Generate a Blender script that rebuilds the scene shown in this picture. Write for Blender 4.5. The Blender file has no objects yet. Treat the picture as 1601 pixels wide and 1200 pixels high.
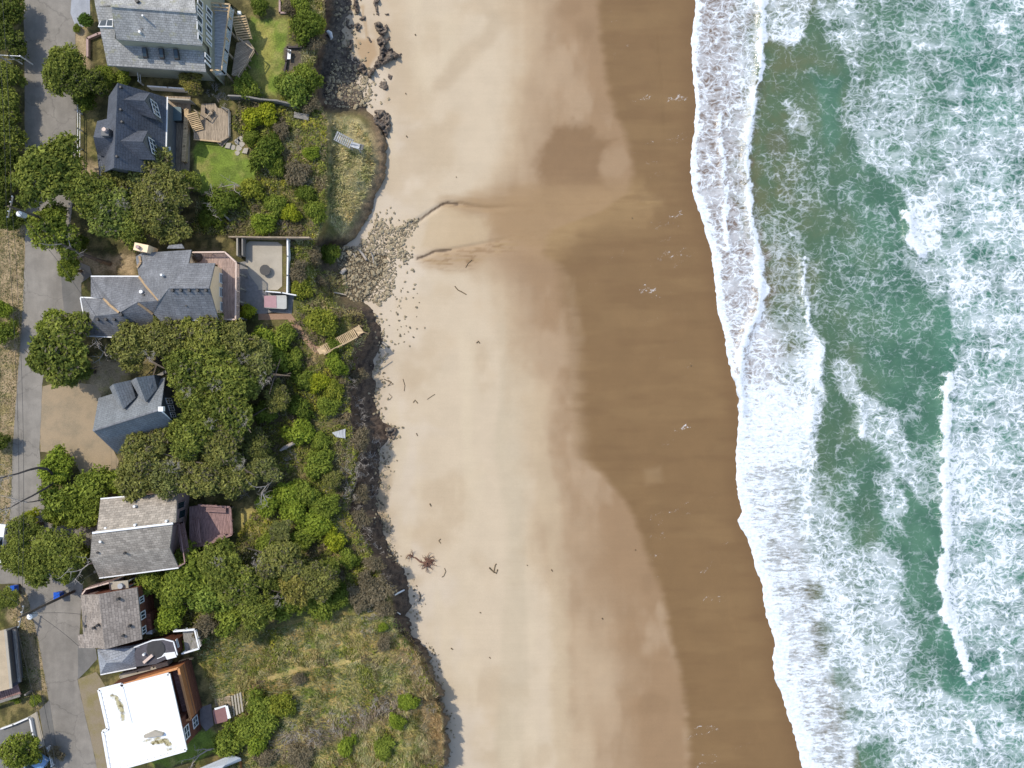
import bpy, math, random
import numpy as np
from mathutils import Vector

# ------------------------------------------------------------------ camera, sky, sun, exposure
SC = bpy.context.scene
H, G, K = 95.0, 5.0, 0.000811          # camera height over the beach, height of the land, tan per photo pixel
cam = bpy.data.objects.new('camera', bpy.data.cameras.new('camera'))
SC.collection.objects.link(cam)
cam.location = (0, 0, H)
cam.rotation_euler = (0, 0, 0)
cam.data.sensor_fit = 'HORIZONTAL'
cam.data.angle = 2 * math.atan(800.5 * K)
cam.data.clip_end = 5000
SC.camera = cam
W = bpy.data.worlds.new('World'); SC.world = W; W.use_nodes = True
SUN_EL, SUN_AZ = math.radians(54), math.atan2(-0.77, 0.64)
sky = W.node_tree.nodes.new('ShaderNodeTexSky'); sky.sky_type = 'NISHITA'; sky.sun_disc = False
sky.sun_elevation = SUN_EL; sky.sun_rotation = SUN_AZ
bg = W.node_tree.nodes['Background']; bg.inputs[1].default_value = 0.15
W.node_tree.links.new(sky.outputs[0], bg.inputs[0])
sl = bpy.data.lights.new('sun', 'SUN'); sl.energy = 2.1; sl.angle = math.radians(0.5); sl.color = (1, 0.935, 0.82)
so = bpy.data.objects.new('sun', sl); SC.collection.objects.link(so)
d = Vector((0.77 * math.cos(SUN_EL), -0.64 * math.cos(SUN_EL), -math.sin(SUN_EL)))
so.rotation_euler = d.to_track_quat('-Z', 'Y').to_euler(); so.location = (-60, 50, 80)
SC.view_settings.view_transform = 'Standard'; SC.view_settings.look = 'None'
SC.view_settings.exposure = 0.64; SC.view_settings.gamma = 1; SC.view_settings.use_curve_mapping = False
SC.cycles.max_bounces = 6; SC.cycles.diffuse_bounces = 3; SC.cycles.transparent_max_bounces = 6

# ------------------------------------------------------------------ helpers
R = random.Random(7)
NR = np.random.RandomState(11)
def P(px, py, h):
    """the point seen at photo pixel px, py that stands h metres over the beach"""
    f = K * (H - h)
    return Vector(((px - 800.5) * f, (600 - py) * f, h))
def PG(px, py, h=0.0): return P(px, py, G + h)
def A(r, g, b, s=0.78):
    f = lambda c: (c / 255 / 12.92) if c < 10 else ((c / 255 + 0.055) / 1.055) ** 2.4
    return (f(r) * s, f(g) * s, f(b) * s, 1.0)
def tag(o, label=None, cat=None, group=None, kind=None):
    for k, v in (('label', label), ('category', cat), ('group', group), ('kind', kind)):
        if v: o[k] = v
    return o
def link(o): SC.collection.objects.link(o); return o
def thing(name, loc, label, cat, group=None):
    o = link(bpy.data.objects.new(name, None)); o.location = loc; o.empty_display_size = 0.3
    return tag(o, label, cat, group)
def root_of(o):
    while o.parent: o = o.parent
    return o
class M:
    def __init__(s): s.v = []; s.f = []; s.uv = []
    def poly(s, pts, ang=None):
        b = len(s.v); pts = [Vector(p) for p in pts]; s.v += pts
        s.f.append(list(range(b, b + len(pts))))
        n = Vector((0, 0, 0))
        for i in range(len(pts)): n += pts[i].cross(pts[(i + 1) % len(pts)]) - Vector((0, 0, 0))
        n = Vector((0, 0, 0))
        for i in range(1, len(pts) - 1): n += (pts[i] - pts[0]).cross(pts[i + 1] - pts[0])
        n = n.normalized() if n.length > 1e-9 else Vector((0, 0, 1))
        if ang is not None and abs(n.z) > 0.5: u = Vector((math.cos(ang), math.sin(ang), 0))
        elif abs(n.z) > 0.995: u = Vector((1, 0, 0))
        else: u = Vector((0, 0, 1)).cross(n).normalized()
        v = n.cross(u); s.uv.append([(p.dot(u), p.dot(v)) for p in pts])
    def slab(s, pts, t, ang=None):
        """a flat polygon given thickness t downwards"""
        pts = [Vector(p) for p in pts]
        n = sum(((pts[i] - pts[0]).cross(pts[i + 1] - pts[0]) for i in range(1, len(pts) - 1)), Vector())
        if n.z < 0: pts.reverse()
        lo = [p - Vector((0, 0, t)) for p in pts]
        s.poly(pts, ang); s.poly(lo[::-1], ang)
        for i in range(len(pts)):
            j = (i + 1) % len(pts); s.poly([pts[j], pts[i], lo[i], lo[j]])
    def box(s, c, size, rz=0.0, ang=None):
        x, y, z = size[0] / 2, size[1] / 2, size[2]; co, si = math.cos(rz), math.sin(rz)
        q = [Vector((c[0] + a * co - b * si, c[1] + a * si + b * co, c[2] + z)) for a, b in ((-x, -y), (x, -y), (x, y), (-x, y))]
        s.slab(q, z, rz if ang is None else ang)
    def beam(s, a, b, w, h):
        """a board from a to b, w wide and h high, its top at a and b"""
        a, b = Vector(a), Vector(b); dr = b - a
        side = Vector((-dr.y, dr.x, 0))
        side = (side.normalized() if side.length > 1e-6 else Vector((1, 0, 0))) * w / 2
        s.slab([a - side, b - side, b + side, a + side], h, math.atan2(dr.y, dr.x))
    def tube(s, pts, rad, n=6):
        pts = [Vector(p) for p in pts]; rings = []
        for i, p in enumerate(pts):
            t = (pts[min(i + 1, len(pts) - 1)] - pts[max(i - 1, 0)]).normalized()
            x = t.cross(Vector((0.13, 0.27, 1)) if abs(t.z) < 0.9 else Vector((1, 0.2, 0))).normalized(); y = t.cross(x)
            b = len(s.v); rings.append(b)
            r = rad[i] if hasattr(rad, '__len__') else rad
            s.v += [p + x * r * math.cos(2 * math.pi * k / n) + y * r * math.sin(2 * math.pi * k / n) for k in range(n)]
        for a, b in zip(rings, rings[1:]):
            for k in range(n):
                l = (k + 1) % n; s.f.append([a + k, b + k, b + l, a + l]); s.uv.append([(k / n, 0), (k / n, 1), ((k + 1) / n, 1), ((k + 1) / n, 0)])
        for rr, rev in ((rings[0], 0), (rings[-1], 1)):
            f = [rr + k for k in range(n)]; s.f.append(f if rev else f[::-1]); s.uv.append([(0, 0)] * n)
    def build(s, name, mat, parent=None, smooth=False):
        off = root_of(parent).location if parent else Vector((0, 0, 0))
        me = bpy.data.meshes.new(name)
        me.from_pydata([tuple(p - off) for p in s.v], [], s.f)
        uv = me.uv_layers.new(name='uv'); k = 0
        flat = [c for f in s.uv for q in f for c in q]
        uv.data.foreach_set('uv', flat)
        if smooth: me.shade_smooth()
        me.materials.append(mat); me.update()
        o = link(bpy.data.objects.new(name, me))
        if parent: o.parent = parent
        return o
def np_mesh(name, v, f, col=None, mat=None, smooth=False):
    """a mesh from numpy arrays: v (n,3), f (m,k), col (n,4)"""
    me = bpy.data.meshes.new(name); v = np.asarray(v, np.float32); f = np.asarray(f, np.int32); m, k = f.shape
    me.vertices.add(len(v)); me.vertices.foreach_set('co', v.ravel())
    me.loops.add(m * k); me.loops.foreach_set('vertex_index', f.ravel())
    me.polygons.add(m); me.polygons.foreach_set('loop_start', np.arange(0, m * k, k, dtype=np.int32))
    me.polygons.foreach_set('loop_total', np.full(m, k, np.int32))
    if smooth: me.polygons.foreach_set('use_smooth', np.ones(m, bool))
    me.update(calc_edges=True)
    if col is not None:
        a = me.color_attributes.new('Col', 'FLOAT_COLOR', 'POINT'); a.data.foreach_set('color', np.asarray(col, np.float32).ravel())
    if mat: me.materials.append(mat)
    return me
_tab = np.random.RandomState(3).rand(256, 256)
def vn(x, y, seed=0):
    x = np.asarray(x, float) + seed * 17.3; y = np.asarray(y, float) + seed * 9.7
    xi = np.floor(x).astype(int); yi = np.floor(y).astype(int); fx = x - xi; fy = y - yi
    fx = fx * fx * (3 - 2 * fx); fy = fy * fy * (3 - 2 * fy)
    g = lambda a, b: _tab[a % 256, b % 256]
    return (g(xi, yi) * (1 - fx) + g(xi + 1, yi) * fx) * (1 - fy) + (g(xi, yi + 1) * (1 - fx) + g(xi + 1, yi + 1) * fx) * fy
def fbm(x, y, o=4, seed=0):
    t, a, n = 0, 0.5, 0
    for i in range(o): t = t + a * vn(x, y, seed + i); n += a; x = np.asarray(x) * 2.03; y = np.asarray(y) * 2.03; a *= 0.5
    return t / n - 0.5
def sd(poly, X, Y):
    """signed distance to a closed polygon, negative inside"""
    p = np.array(poly, float); q = np.roll(p, -1, 0); best = np.full(X.shape, 1e9); ins = np.zeros(X.shape, bool)
    for (ax, ay), (bx, by) in zip(p, q):
        dx, dy = bx - ax, by - ay; t = np.clip(((X - ax) * dx + (Y - ay) * dy) / (dx * dx + dy * dy + 1e-9), 0, 1)
        best = np.minimum(best, (X - ax - t * dx) ** 2 + (Y - ay - t * dy) ** 2)
        c = (ay > Y) != (by > Y); ins ^= c & (X < (bx - ax) * (Y - ay) / ((by - ay) if by != ay else 1e-9) + ax)
    best = np.sqrt(best); return np.where(ins, -best, best)
def pd(line, X, Y):
    best = np.full(X.shape, 1e9)
    for (ax, ay), (bx, by) in zip(line, line[1:]):
        dx, dy = bx - ax, by - ay; t = np.clip(((X - ax) * dx + (Y - ay) * dy) / (dx * dx + dy * dy + 1e-9), 0, 1)
        best = np.minimum(best, (X - ax - t * dx) ** 2 + (Y - ay - t * dy) ** 2)
    return np.sqrt(best)
def sm(a, b, x): t = np.clip((x - a) / (b - a), 0, 1); return t * t * (3 - 2 * t)
def inside(poly, x, y): return sd(poly, np.array([float(x)]), np.array([float(y)]))[0] < 0

# ------------------------------------------------------------------ materials
class NT:
    def __init__(s, name, rough=0.8, spec=0.3):
        s.m = bpy.data.materials.new(name); s.m.use_nodes = True; s.t = s.m.node_tree; s.b = s.t.nodes['Principled BSDF']
        s.b.inputs['Roughness'].default_value = rough; s.b.inputs['Specular IOR Level'].default_value = spec
    def n(s, typ, **kw):
        o = s.t.nodes.new('ShaderNode' + typ)
        for k, v in kw.items():
            if k.startswith('i_'): o.inputs[int(k[2:]) if k[2:].isdigit() else k[2:].replace('_', ' ')].default_value = v
            else: setattr(o, k, v)
        return o
    def l(s, a, b): s.t.links.new(a, b)
    def val(s, x, sock):
        if isinstance(x, (int, float, tuple)): sock.default_value = x
        else: s.l(x, sock)
    def math(s, op, a, b=0.0, c=None, clamp=False):
        o = s.n('Math', operation=op, use_clamp=clamp); s.val(a, o.inputs[0]); s.val(b, o.inputs[1])
        if c is not None: s.val(c, o.inputs[2])
        return o.outputs[0]
    def mix(s, f, a, b, blend='MIX'):
        o = s.n('Mix', data_type='RGBA', blend_type=blend); s.val(f, o.inputs[0]); s.val(a, o.inputs[6]); s.val(b, o.inputs[7]); return o.outputs[2]
    def noise(s, vec, scale, detail=4, rough=0.55):
        o = s.n('TexNoise'); o.inputs['Scale'].default_value = scale; o.inputs['Detail'].default_value = detail; o.inputs['Roughness'].default_value = rough
        if vec is not None: s.l(vec, o.inputs['Vector'])
        return o.outputs[0]
    def ramp(s, x, a, b, lo=0.0, hi=1.0):
        o = s.n('MapRange', interpolation_type='SMOOTHSTEP'); s.val(x, o.inputs[0]); s.val(a, o.inputs[1]); s.val(b, o.inputs[2]); o.inputs[3].default_value = lo; o.inputs[4].default_value = hi; return o.outputs[0]
    def obj(s): return s.n('TexCoord').outputs['Object']
    def uv(s): return s.n('TexCoord').outputs['UV']
    def scaled(s, vec, sc):
        o = s.n('Mapping'); s.l(vec, o.inputs[0]); o.inputs['Scale'].default_value = sc; return o.outputs[0]
    def bump(s, h, st=0.3, dist=0.05):
        o = s.n('Bump'); o.inputs['Strength'].default_value = st; o.inputs['Distance'].default_value = dist; s.l(h, o.inputs['Height']); s.l(o.outputs[0], s.b.inputs['Normal'])
    def col(s, c): s.val(c, s.b.inputs['Base Color'])
def mul(c, f): return (c[0] * f, c[1] * f, c[2] * f, 1)
def plain(name, c, rough=0.7, var=0.25, scale=3.0, spec=0.3, bump=0.15):
    t = NT(name, rough, spec); o = t.obj(); n = t.noise(o, scale, 5); n2 = t.noise(o, scale * 9, 2)
    f = t.math('MULTIPLY_ADD', n, 0.7, t.math('MULTIPLY', n2, 0.3))
    t.col(t.mix(t.ramp(f, 0.3, 0.7), mul(c, 1 - var), mul(c, 1 + var))); t.bump(f, bump, 0.05); return t.m
def shingle(name, c, row=0.32, wid=0.75, var=0.22, moss=None, mossamt=0.0, stain=0.25):
    t = NT(name, 0.85, 0.2); uv = t.uv()
    b = t.n('TexBrick', i_Scale=1.0); t.l(uv, b.inputs['Vector'])
    b.inputs['Color1'].default_value = mul(c, 1 - var); b.inputs['Color2'].default_value = mul(c, 1 + var); b.inputs['Mortar'].default_value = mul(c, 0.55)
    b.inputs['Brick Width'].default_value = wid; b.inputs['Row Height'].default_value = row; b.inputs['Mortar Size'].default_value = 0.022; b.inputs['Mortar Smooth'].default_value = 0.6; b.offset = 0.43
    n = t.noise(t.scaled(uv, (0.9, 0.28, 1)), 1.3, 5); n2 = t.noise(uv, 7, 3)
    c1 = t.mix(t.ramp(n, 0.35, 0.7), mul((1, 1, 1), 1 - stain), mul((1, 1, 1), 1 + stain * 0.6))
    c2 = t.mix(t.ramp(n2, 0.3, 0.7), (0.84, 0.84, 0.84, 1), (1.16, 1.16, 1.16, 1))
    o = t.mix(1.0, t.mix(1.0, b.outputs[0], c1, 'MULTIPLY'), c2, 'MULTIPLY')
    if moss: o = t.mix(t.math('MULTIPLY', t.ramp(t.noise(uv, 0.8, 6), 0.55, 0.68), mossamt), o, moss)
    t.col(o); t.bump(b.outputs['Fac'], 0.5, -0.03); return t.m
def planks(name, c, w=0.14, var=0.18, rough=0.75):
    t = NT(name, rough, 0.25); uv = t.uv(); b = t.n('TexBrick', i_Scale=1.0); t.l(uv, b.inputs['Vector'])
    b.inputs['Color1'].default_value = mul(c, 1 - var); b.inputs['Color2'].default_value = mul(c, 1 + var); b.inputs['Mortar'].default_value = mul(c, 0.3)
    b.inputs['Brick Width'].default_value = 3.2; b.inputs['Row Height'].default_value = w; b.inputs['Mortar Size'].default_value = 0.012
    n = t.noise(t.scaled(uv, (0.7, 4, 1)), 2.0, 5)
    t.col(t.mix(1.0, b.outputs[0], t.mix(t.ramp(n, 0.3, 0.7), (0.72, 0.72, 0.72, 1), (1.2, 1.2, 1.2, 1)), 'MULTIPLY')); t.bump(b.outputs['Fac'], 0.4, -0.02); return t.m
def vcol(name, rough=0.9, spec=0.15, fine=6.0, amp=0.35, bump=0.4, bdist=0.08):
    t = NT(name, rough, spec); a = t.n('VertexColor', layer_name='Col'); o = t.obj()
    n = t.noise(o, fine, 6, 0.65); n2 = t.noise(o, fine * 0.22, 4)
    k = t.math('MULTIPLY', t.ramp(n, 0.25, 0.75, 1 - amp, 1 + amp), t.ramp(n2, 0.3, 0.7, 1 - amp * 0.4, 1 + amp * 0.4))
    s_ = t.n('VectorMath', operation='SCALE'); t.l(a.outputs[0], s_.inputs[0]); t.l(k, s_.inputs[3])
    t.col(s_.outputs[0]); t.bump(n, bump, bdist); return t.m
def leafmat(name, trans=0.25):
    t = NT(name, 0.7, 0.08); a = t.n('VertexColor', layer_name='Col'); oi = t.n('ObjectInfo')
    c = t.mix(1.0, a.outputs[0], oi.outputs['Color'], 'MULTIPLY'); t.col(c)
    tr = t.n('BsdfTranslucent'); t.l(t.mix(1.0, c, (1.15, 1.2, 0.6, 1), 'MULTIPLY'), tr.inputs[0])
    mx = t.n('MixShader'); mx.inputs[0].default_value = trans; t.l(t.b.outputs[0], mx.inputs[1]); t.l(tr.outputs[0], mx.inputs[2])
    t.l(mx.outputs[0], t.t.nodes['Material Output'].inputs[0]); return t.m
MT = {}
MT['white'] = plain('white_paint', (0.78, 0.77, 0.74, 1), 0.5, 0.05)
MT['glass'] = None
t = NT('window_glass', 0.06, 0.6); t.col((0.03, 0.05, 0.06, 1)); MT['glass'] = t.m
MT['cream'] = plain('cream_paint', (.92, .68, .42, 1), 0.7, 0.05)
MT['beige'] = plain('beige_siding', A(190, 186, 160), 0.7, 0.06)
MT['greywall'] = plain('grey_siding', A(120, 120, 118), 0.7, 0.1)
MT['darkwall'] = plain('dark_siding', A(90, 95, 98), 0.7, 0.1)
MT['pinkwall'] = plain('pinkish_siding', A(188, 160, 152), 0.7, 0.08)
MT['brownwall'] = planks('brown_siding', A(132, 84, 66), 0.2)
MT['orange'] = plain('orange_cedar', A(196, 130, 84), 0.6, 0.15)
MT['wood'] = planks('weathered_wood', A(186, 166, 140), 0.16)
MT['greywood'] = planks('grey_wood', A(158, 152, 142), 0.16)
MT['fresh'] = planks('new_lumber', A(228, 196, 150), 0.16, 0.1)
MT['pinkdeck'] = planks('pink_stained_deck', A(168, 130, 122), 0.15, 0.12)
MT['browndeck'] = planks('brown_deck', A(190, 164, 150), 0.15, 0.12)
MT['palefloor'] = planks('pale_deck_boards', A(206, 206, 204), .16, .06)
MT['peach'] = plain('peach_rail', A(232, 205, 186), 0.6, 0.06)
MT['plum'] = planks('plum_deck', A(174, 140, 133), 0.15, 0.14)
MT['concrete'] = plain('concrete', A(188, 178, 160), 0.85, 0.1, 0.8)
MT['darkmetal'] = plain('dark_metal', A(70, 68, 66), 0.5, 0.1)
MT['metal'] = plain('light_metal', A(190, 195, 200), 0.35, 0.05)
MT['blue'] = plain('blue_plastic', A(30, 95, 205), 0.4, 0.05)
MT['bark'] = plain('bark', A(110, 98, 84), 0.9, 0.35, 6)
MT['grey_bark'] = plain('bleached_bark', A(182, 172, 160), 0.9, 0.25, 6)
MT['darkbark'] = plain('dark_bark', A(88, 80, 76), 0.9, 0.3, 6)
MT['rock'] = plain('rock', A(128, 118, 105), 0.85, 0.3, 4, bump=0.5)
MT['leaf'] = leafmat('leaves')
MT['vcol'] = vcol('soil_and_turf')
# ------------------------------------------------------------------ the land: one sheet, down to the beach
ROWS = [  # y, then x and height of five breaks from the bluff's lip to its buried foot
 (-100, 505, 4.8, 515, 1.6, 535, 0.9, 550, 0.45, 562, -0.5), (0, 505, 4.8, 516, 1.6, 530, 1, 545, 0.55, 556, -0.5), (40, 508, 4.8, 518, 1.5, 530, 1, 541, 0.55, 552, -0.5),
 (75, 495, 4.8, 508, 1.4, 530, 0.9, 545, 0.55, 556, -0.5), (110, 490, 4.8, 503, 1.4, 540, 0.95, 562, 0.6, 576, -0.5), (150, 492, 4.8, 503, 1.6, 540, 1.1, 565, 0.7, 580, -0.5),
 (172, 505, 4.8, 512, 3, 530, 2, 565, 1, 588, -0.5), (190, 514, 4.9, 519, 3.6, 555, 2.7, 592, 1.3, 605, -0.5), (215, 514, 5, 520, 3.7, 562, 2.9, 598, 1.6, 609, -0.5),
 (250, 513, 5, 520, 3.7, 568, 2.9, 603, 1.5, 613, -0.5), (285, 512, 5, 519, 3.7, 560, 2.9, 595, 1.4, 606, -0.5), (320, 510, 5, 517, 3.6, 552, 2.9, 579, 1.4, 591, -0.5),
 (345, 507, 5, 515, 3.5, 545, 2.7, 570, 1.3, 582, -0.5), (370, 498, 4.9, 510, 3, 532, 2.3, 552, 1.2, 566, -0.4), (385, 488, 4.8, 500, 2.6, 515, 1.6, 530, 0.9, 548, 0.2),
 (400, 480, 4.8, 500, 2, 530, 0.95, 580, 0.55, 640, 0.1), (430, 482, 4.8, 498, 2.6, 530, 1.2, 580, 0.7, 632, 0.1), (455, 496, 4.8, 505, 2.4, 530, 1.2, 580, 0.65, 615, 0),
 (470, 512, 4.8, 522, 2.2, 535, 1.3, 560, 0.9, 590, -0.4), (485, 540, 4.7, 553, 3.3, 566, 2, 578, 1, 594, -0.5), (510, 550, 4.7, 563, 3.4, 577, 2, 590, 0.9, 603, -0.5),
 (545, 554, 4.7, 565, 3, 578, 1.6, 592, 0.8, 605, -0.5), (570, 544, 4.7, 557, 2.6, 572, 1.4, 587, 0.8, 602, -0.5), (620, 542, 4.7, 555, 2.6, 572, 1.4, 584, 0.7, 597, -0.5),
 (657, 543, 4.7, 557, 2.6, 575, 1.4, 590, 0.8, 603, -0.5), (668, 546, 4.7, 561, 2.6, 582, 1.4, 610, 0.8, 625, -0.3), (684, 555, 4.7, 566, 2.6, 583, 1.5, 608, 0.8, 622, -0.4),
 (700, 559, 4.7, 570, 2.6, 583, 1.5, 594, 0.8, 607, -0.5), (760, 550, 4.7, 565, 2.8, 580, 1.5, 593, 0.7, 607, -0.5), (800, 540, 4.7, 560, 2.8, 578, 1.5, 588, 0.7, 597, -0.5),
 (840, 567, 4.7, 579, 3, 590, 2, 599, 0.9, 609, -0.5), (875, 585, 4.7, 595, 3, 607, 2, 616, 0.9, 627, -0.5), (910, 598, 4.7, 609, 3.2, 624, 2, 639, 0.9, 653, -0.5),
 (945, 613, 4.7, 620, 3, 630, 1.8, 642, 0.8, 656, -0.5), (975, 611, 4.7, 618, 3, 626, 1.8, 634, 0.8, 644, -0.5), (1000, 635, 4.1, 641, 2.8, 647, 2, 657, 1, 672, -0.5),
 (1040, 660, 4.1, 665, 2.8, 670, 2, 677, 1, 686, -0.5), (1080, 676, 4.1, 680, 2.8, 684, 2, 688, 1, 694, -0.5), (1125, 692, 4.1, 694, 2.8, 697, 2, 699, 1, 704, -0.5),
 (1170, 695, 4.1, 697, 2.8, 699, 2, 701, 1, 707, -0.5), (1200, 687, 4.1, 690, 2.8, 693, 2, 696, 1, 701, -0.5), (1330, 690, 4.1, 693, 2.8, 696, 2, 699, 1, 704, -0.5)]
RW = np.array(ROWS, float)
def ground(X, Y):
    X = np.asarray(X, float); Y = np.asarray(Y, float)
    Yc = np.clip(Y, -100, 1330); jit = (fbm(Y / 9, X * 0 + 2, 3, 5) * 11 + fbm(Y / 3.2, X / 9, 2, 9) * 5) * (1 + .7 * (Y > 960)) + fbm(Y / 28, X * 0 + 5, 2, 14) * 14
    bx = [np.interp(Yc, RW[:, 0], RW[:, 1 + 2 * k]) + jit * (1 if k < 4 else 0.9) for k in range(5)]
    bz = [np.interp(Yc, RW[:, 0], RW[:, 2 + 2 * k]) for k in range(5)]
    Z = np.full(X.shape, 5.0); Z = np.where(X > bx[0], bz[0], 5 - (5 - bz[0]) * sm(-45, 0, X - bx[0]))
    for k in range(4):
        t = np.clip((X - bx[k]) / np.maximum(bx[k + 1] - bx[k], .5), 0, 1); Z = np.where(X > bx[k], bz[k] + (bz[k + 1] - bz[k]) * t, Z)
    Z = np.where(X > bx[4], np.maximum(bz[4] - (X - bx[4]) * 0.06, -1.6), Z)
    rough = sm(330, 420, X) * sm(0, 25, np.abs(X - 700) + 26)
    return Z + (fbm(X / 24, Y / 24, 4, 1) * 0.5 * sm(455, 500, X) + fbm(X / 5, Y / 5, 3, 2) * 0.28 * sm(-8, 8, X - bx[0])) * (X < bx[4] + 30)
def lip(Y): return np.interp(Y, RW[:, 0], RW[:, 1])
def foot(Y): return np.interp(Y, RW[:, 0], RW[:, 9])
SHORE = [(-150,1092),(0,1087),(25,1086),(60,1080),(110,1083),(165,1087),(200,1085),(225,1083),(250,1079),(285,1080),(310,1086),(350,1099),(390,1111),(425,1115),(450,1118),(480,1121),(515,1130),(545,1135),(580,1142),(605,1150),(620,1154),(650,1154),(690,1152),(740,1150),(780,1155),(800,1160),(812,1153),(822,1156),(840,1167),(860,1174),(880,1179),(915,1191),(960,1197),(990,1207),(1009,1212),(1027,1208),(1061,1211),(1087,1222),(1121,1233),(1159,1245),(1200,1254),(1330,1290)]
SH = np.array(SHORE, float)
def shore(Y): return np.interp(Y, SH[:, 0], SH[:, 1]) + fbm(np.asarray(Y) / 6.0, np.asarray(Y) * 0 + .5, 3, 21) * 6
def beach_z(X, Y):
    f, s = foot(Y), np.interp(Y, SH[:, 0], SH[:, 1]); t = (X - f) / (s - f)
    z = np.where(t < 0, .62, np.where(t < 1, .62 * (1 - t), -.012 * (X - s)))
    z = np.where(X < f - 30, .62 - (f - 30 - X) * .05, z); z = z + fbm(X / 60, Y / 60, 3, 30) * .08 * (t < .9)
    for ln, w, dp in (([(640,352),(655,343),(675,330),(690,321),(700,318),(720,319),(760,326),(830,322)], 6, .16), ([(635,398),(652,404),(665,401),(680,393),(700,391),(730,386),(800,372)], 5, .14)):
        z = z - dp * (1 - sm(0, w, pd(ln, X, Y))) * sm(840, 700, X)
    return np.maximum(z, -3)
def ground1(px, py): return float(max(ground(np.array([px]), np.array([py]))[0], beach_z(np.array([px]), np.array([py]))[0]))
def S(px, py, dz=0.0):
    """the point of the ground seen at photo pixel px, py"""
    return P(px, py, ground1(px, py) + dz)
def sheet(name, xs, ys, zf, cf, mat):
    X, Y = np.meshgrid(np.array(xs, float), np.array(ys, float)); Z = zf(X, Y); f = K * (H - Z)
    v = np.stack([(X - 800.5) * f, (600 - Y) * f, Z], -1).reshape(-1, 3); n, m = X.shape
    i = np.arange(n * m).reshape(n, m); q = np.stack([i[1:, :-1], i[1:, 1:], i[:-1, 1:], i[:-1, :-1]], -1).reshape(-1, 4)
    o = link(bpy.data.objects.new(name, np_mesh(name, v, q, cf(X, Y, Z).reshape(-1, 4), mat, True))); tag(o, kind='structure'); return o
far_lo = [-6000, -3500, -1800, -900, -450, -250]
YS = np.concatenate([far_lo, np.arange(-130, 1331, 2.5), [1450, 1700, 2200, 3200, 5000, 7500]])

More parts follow.
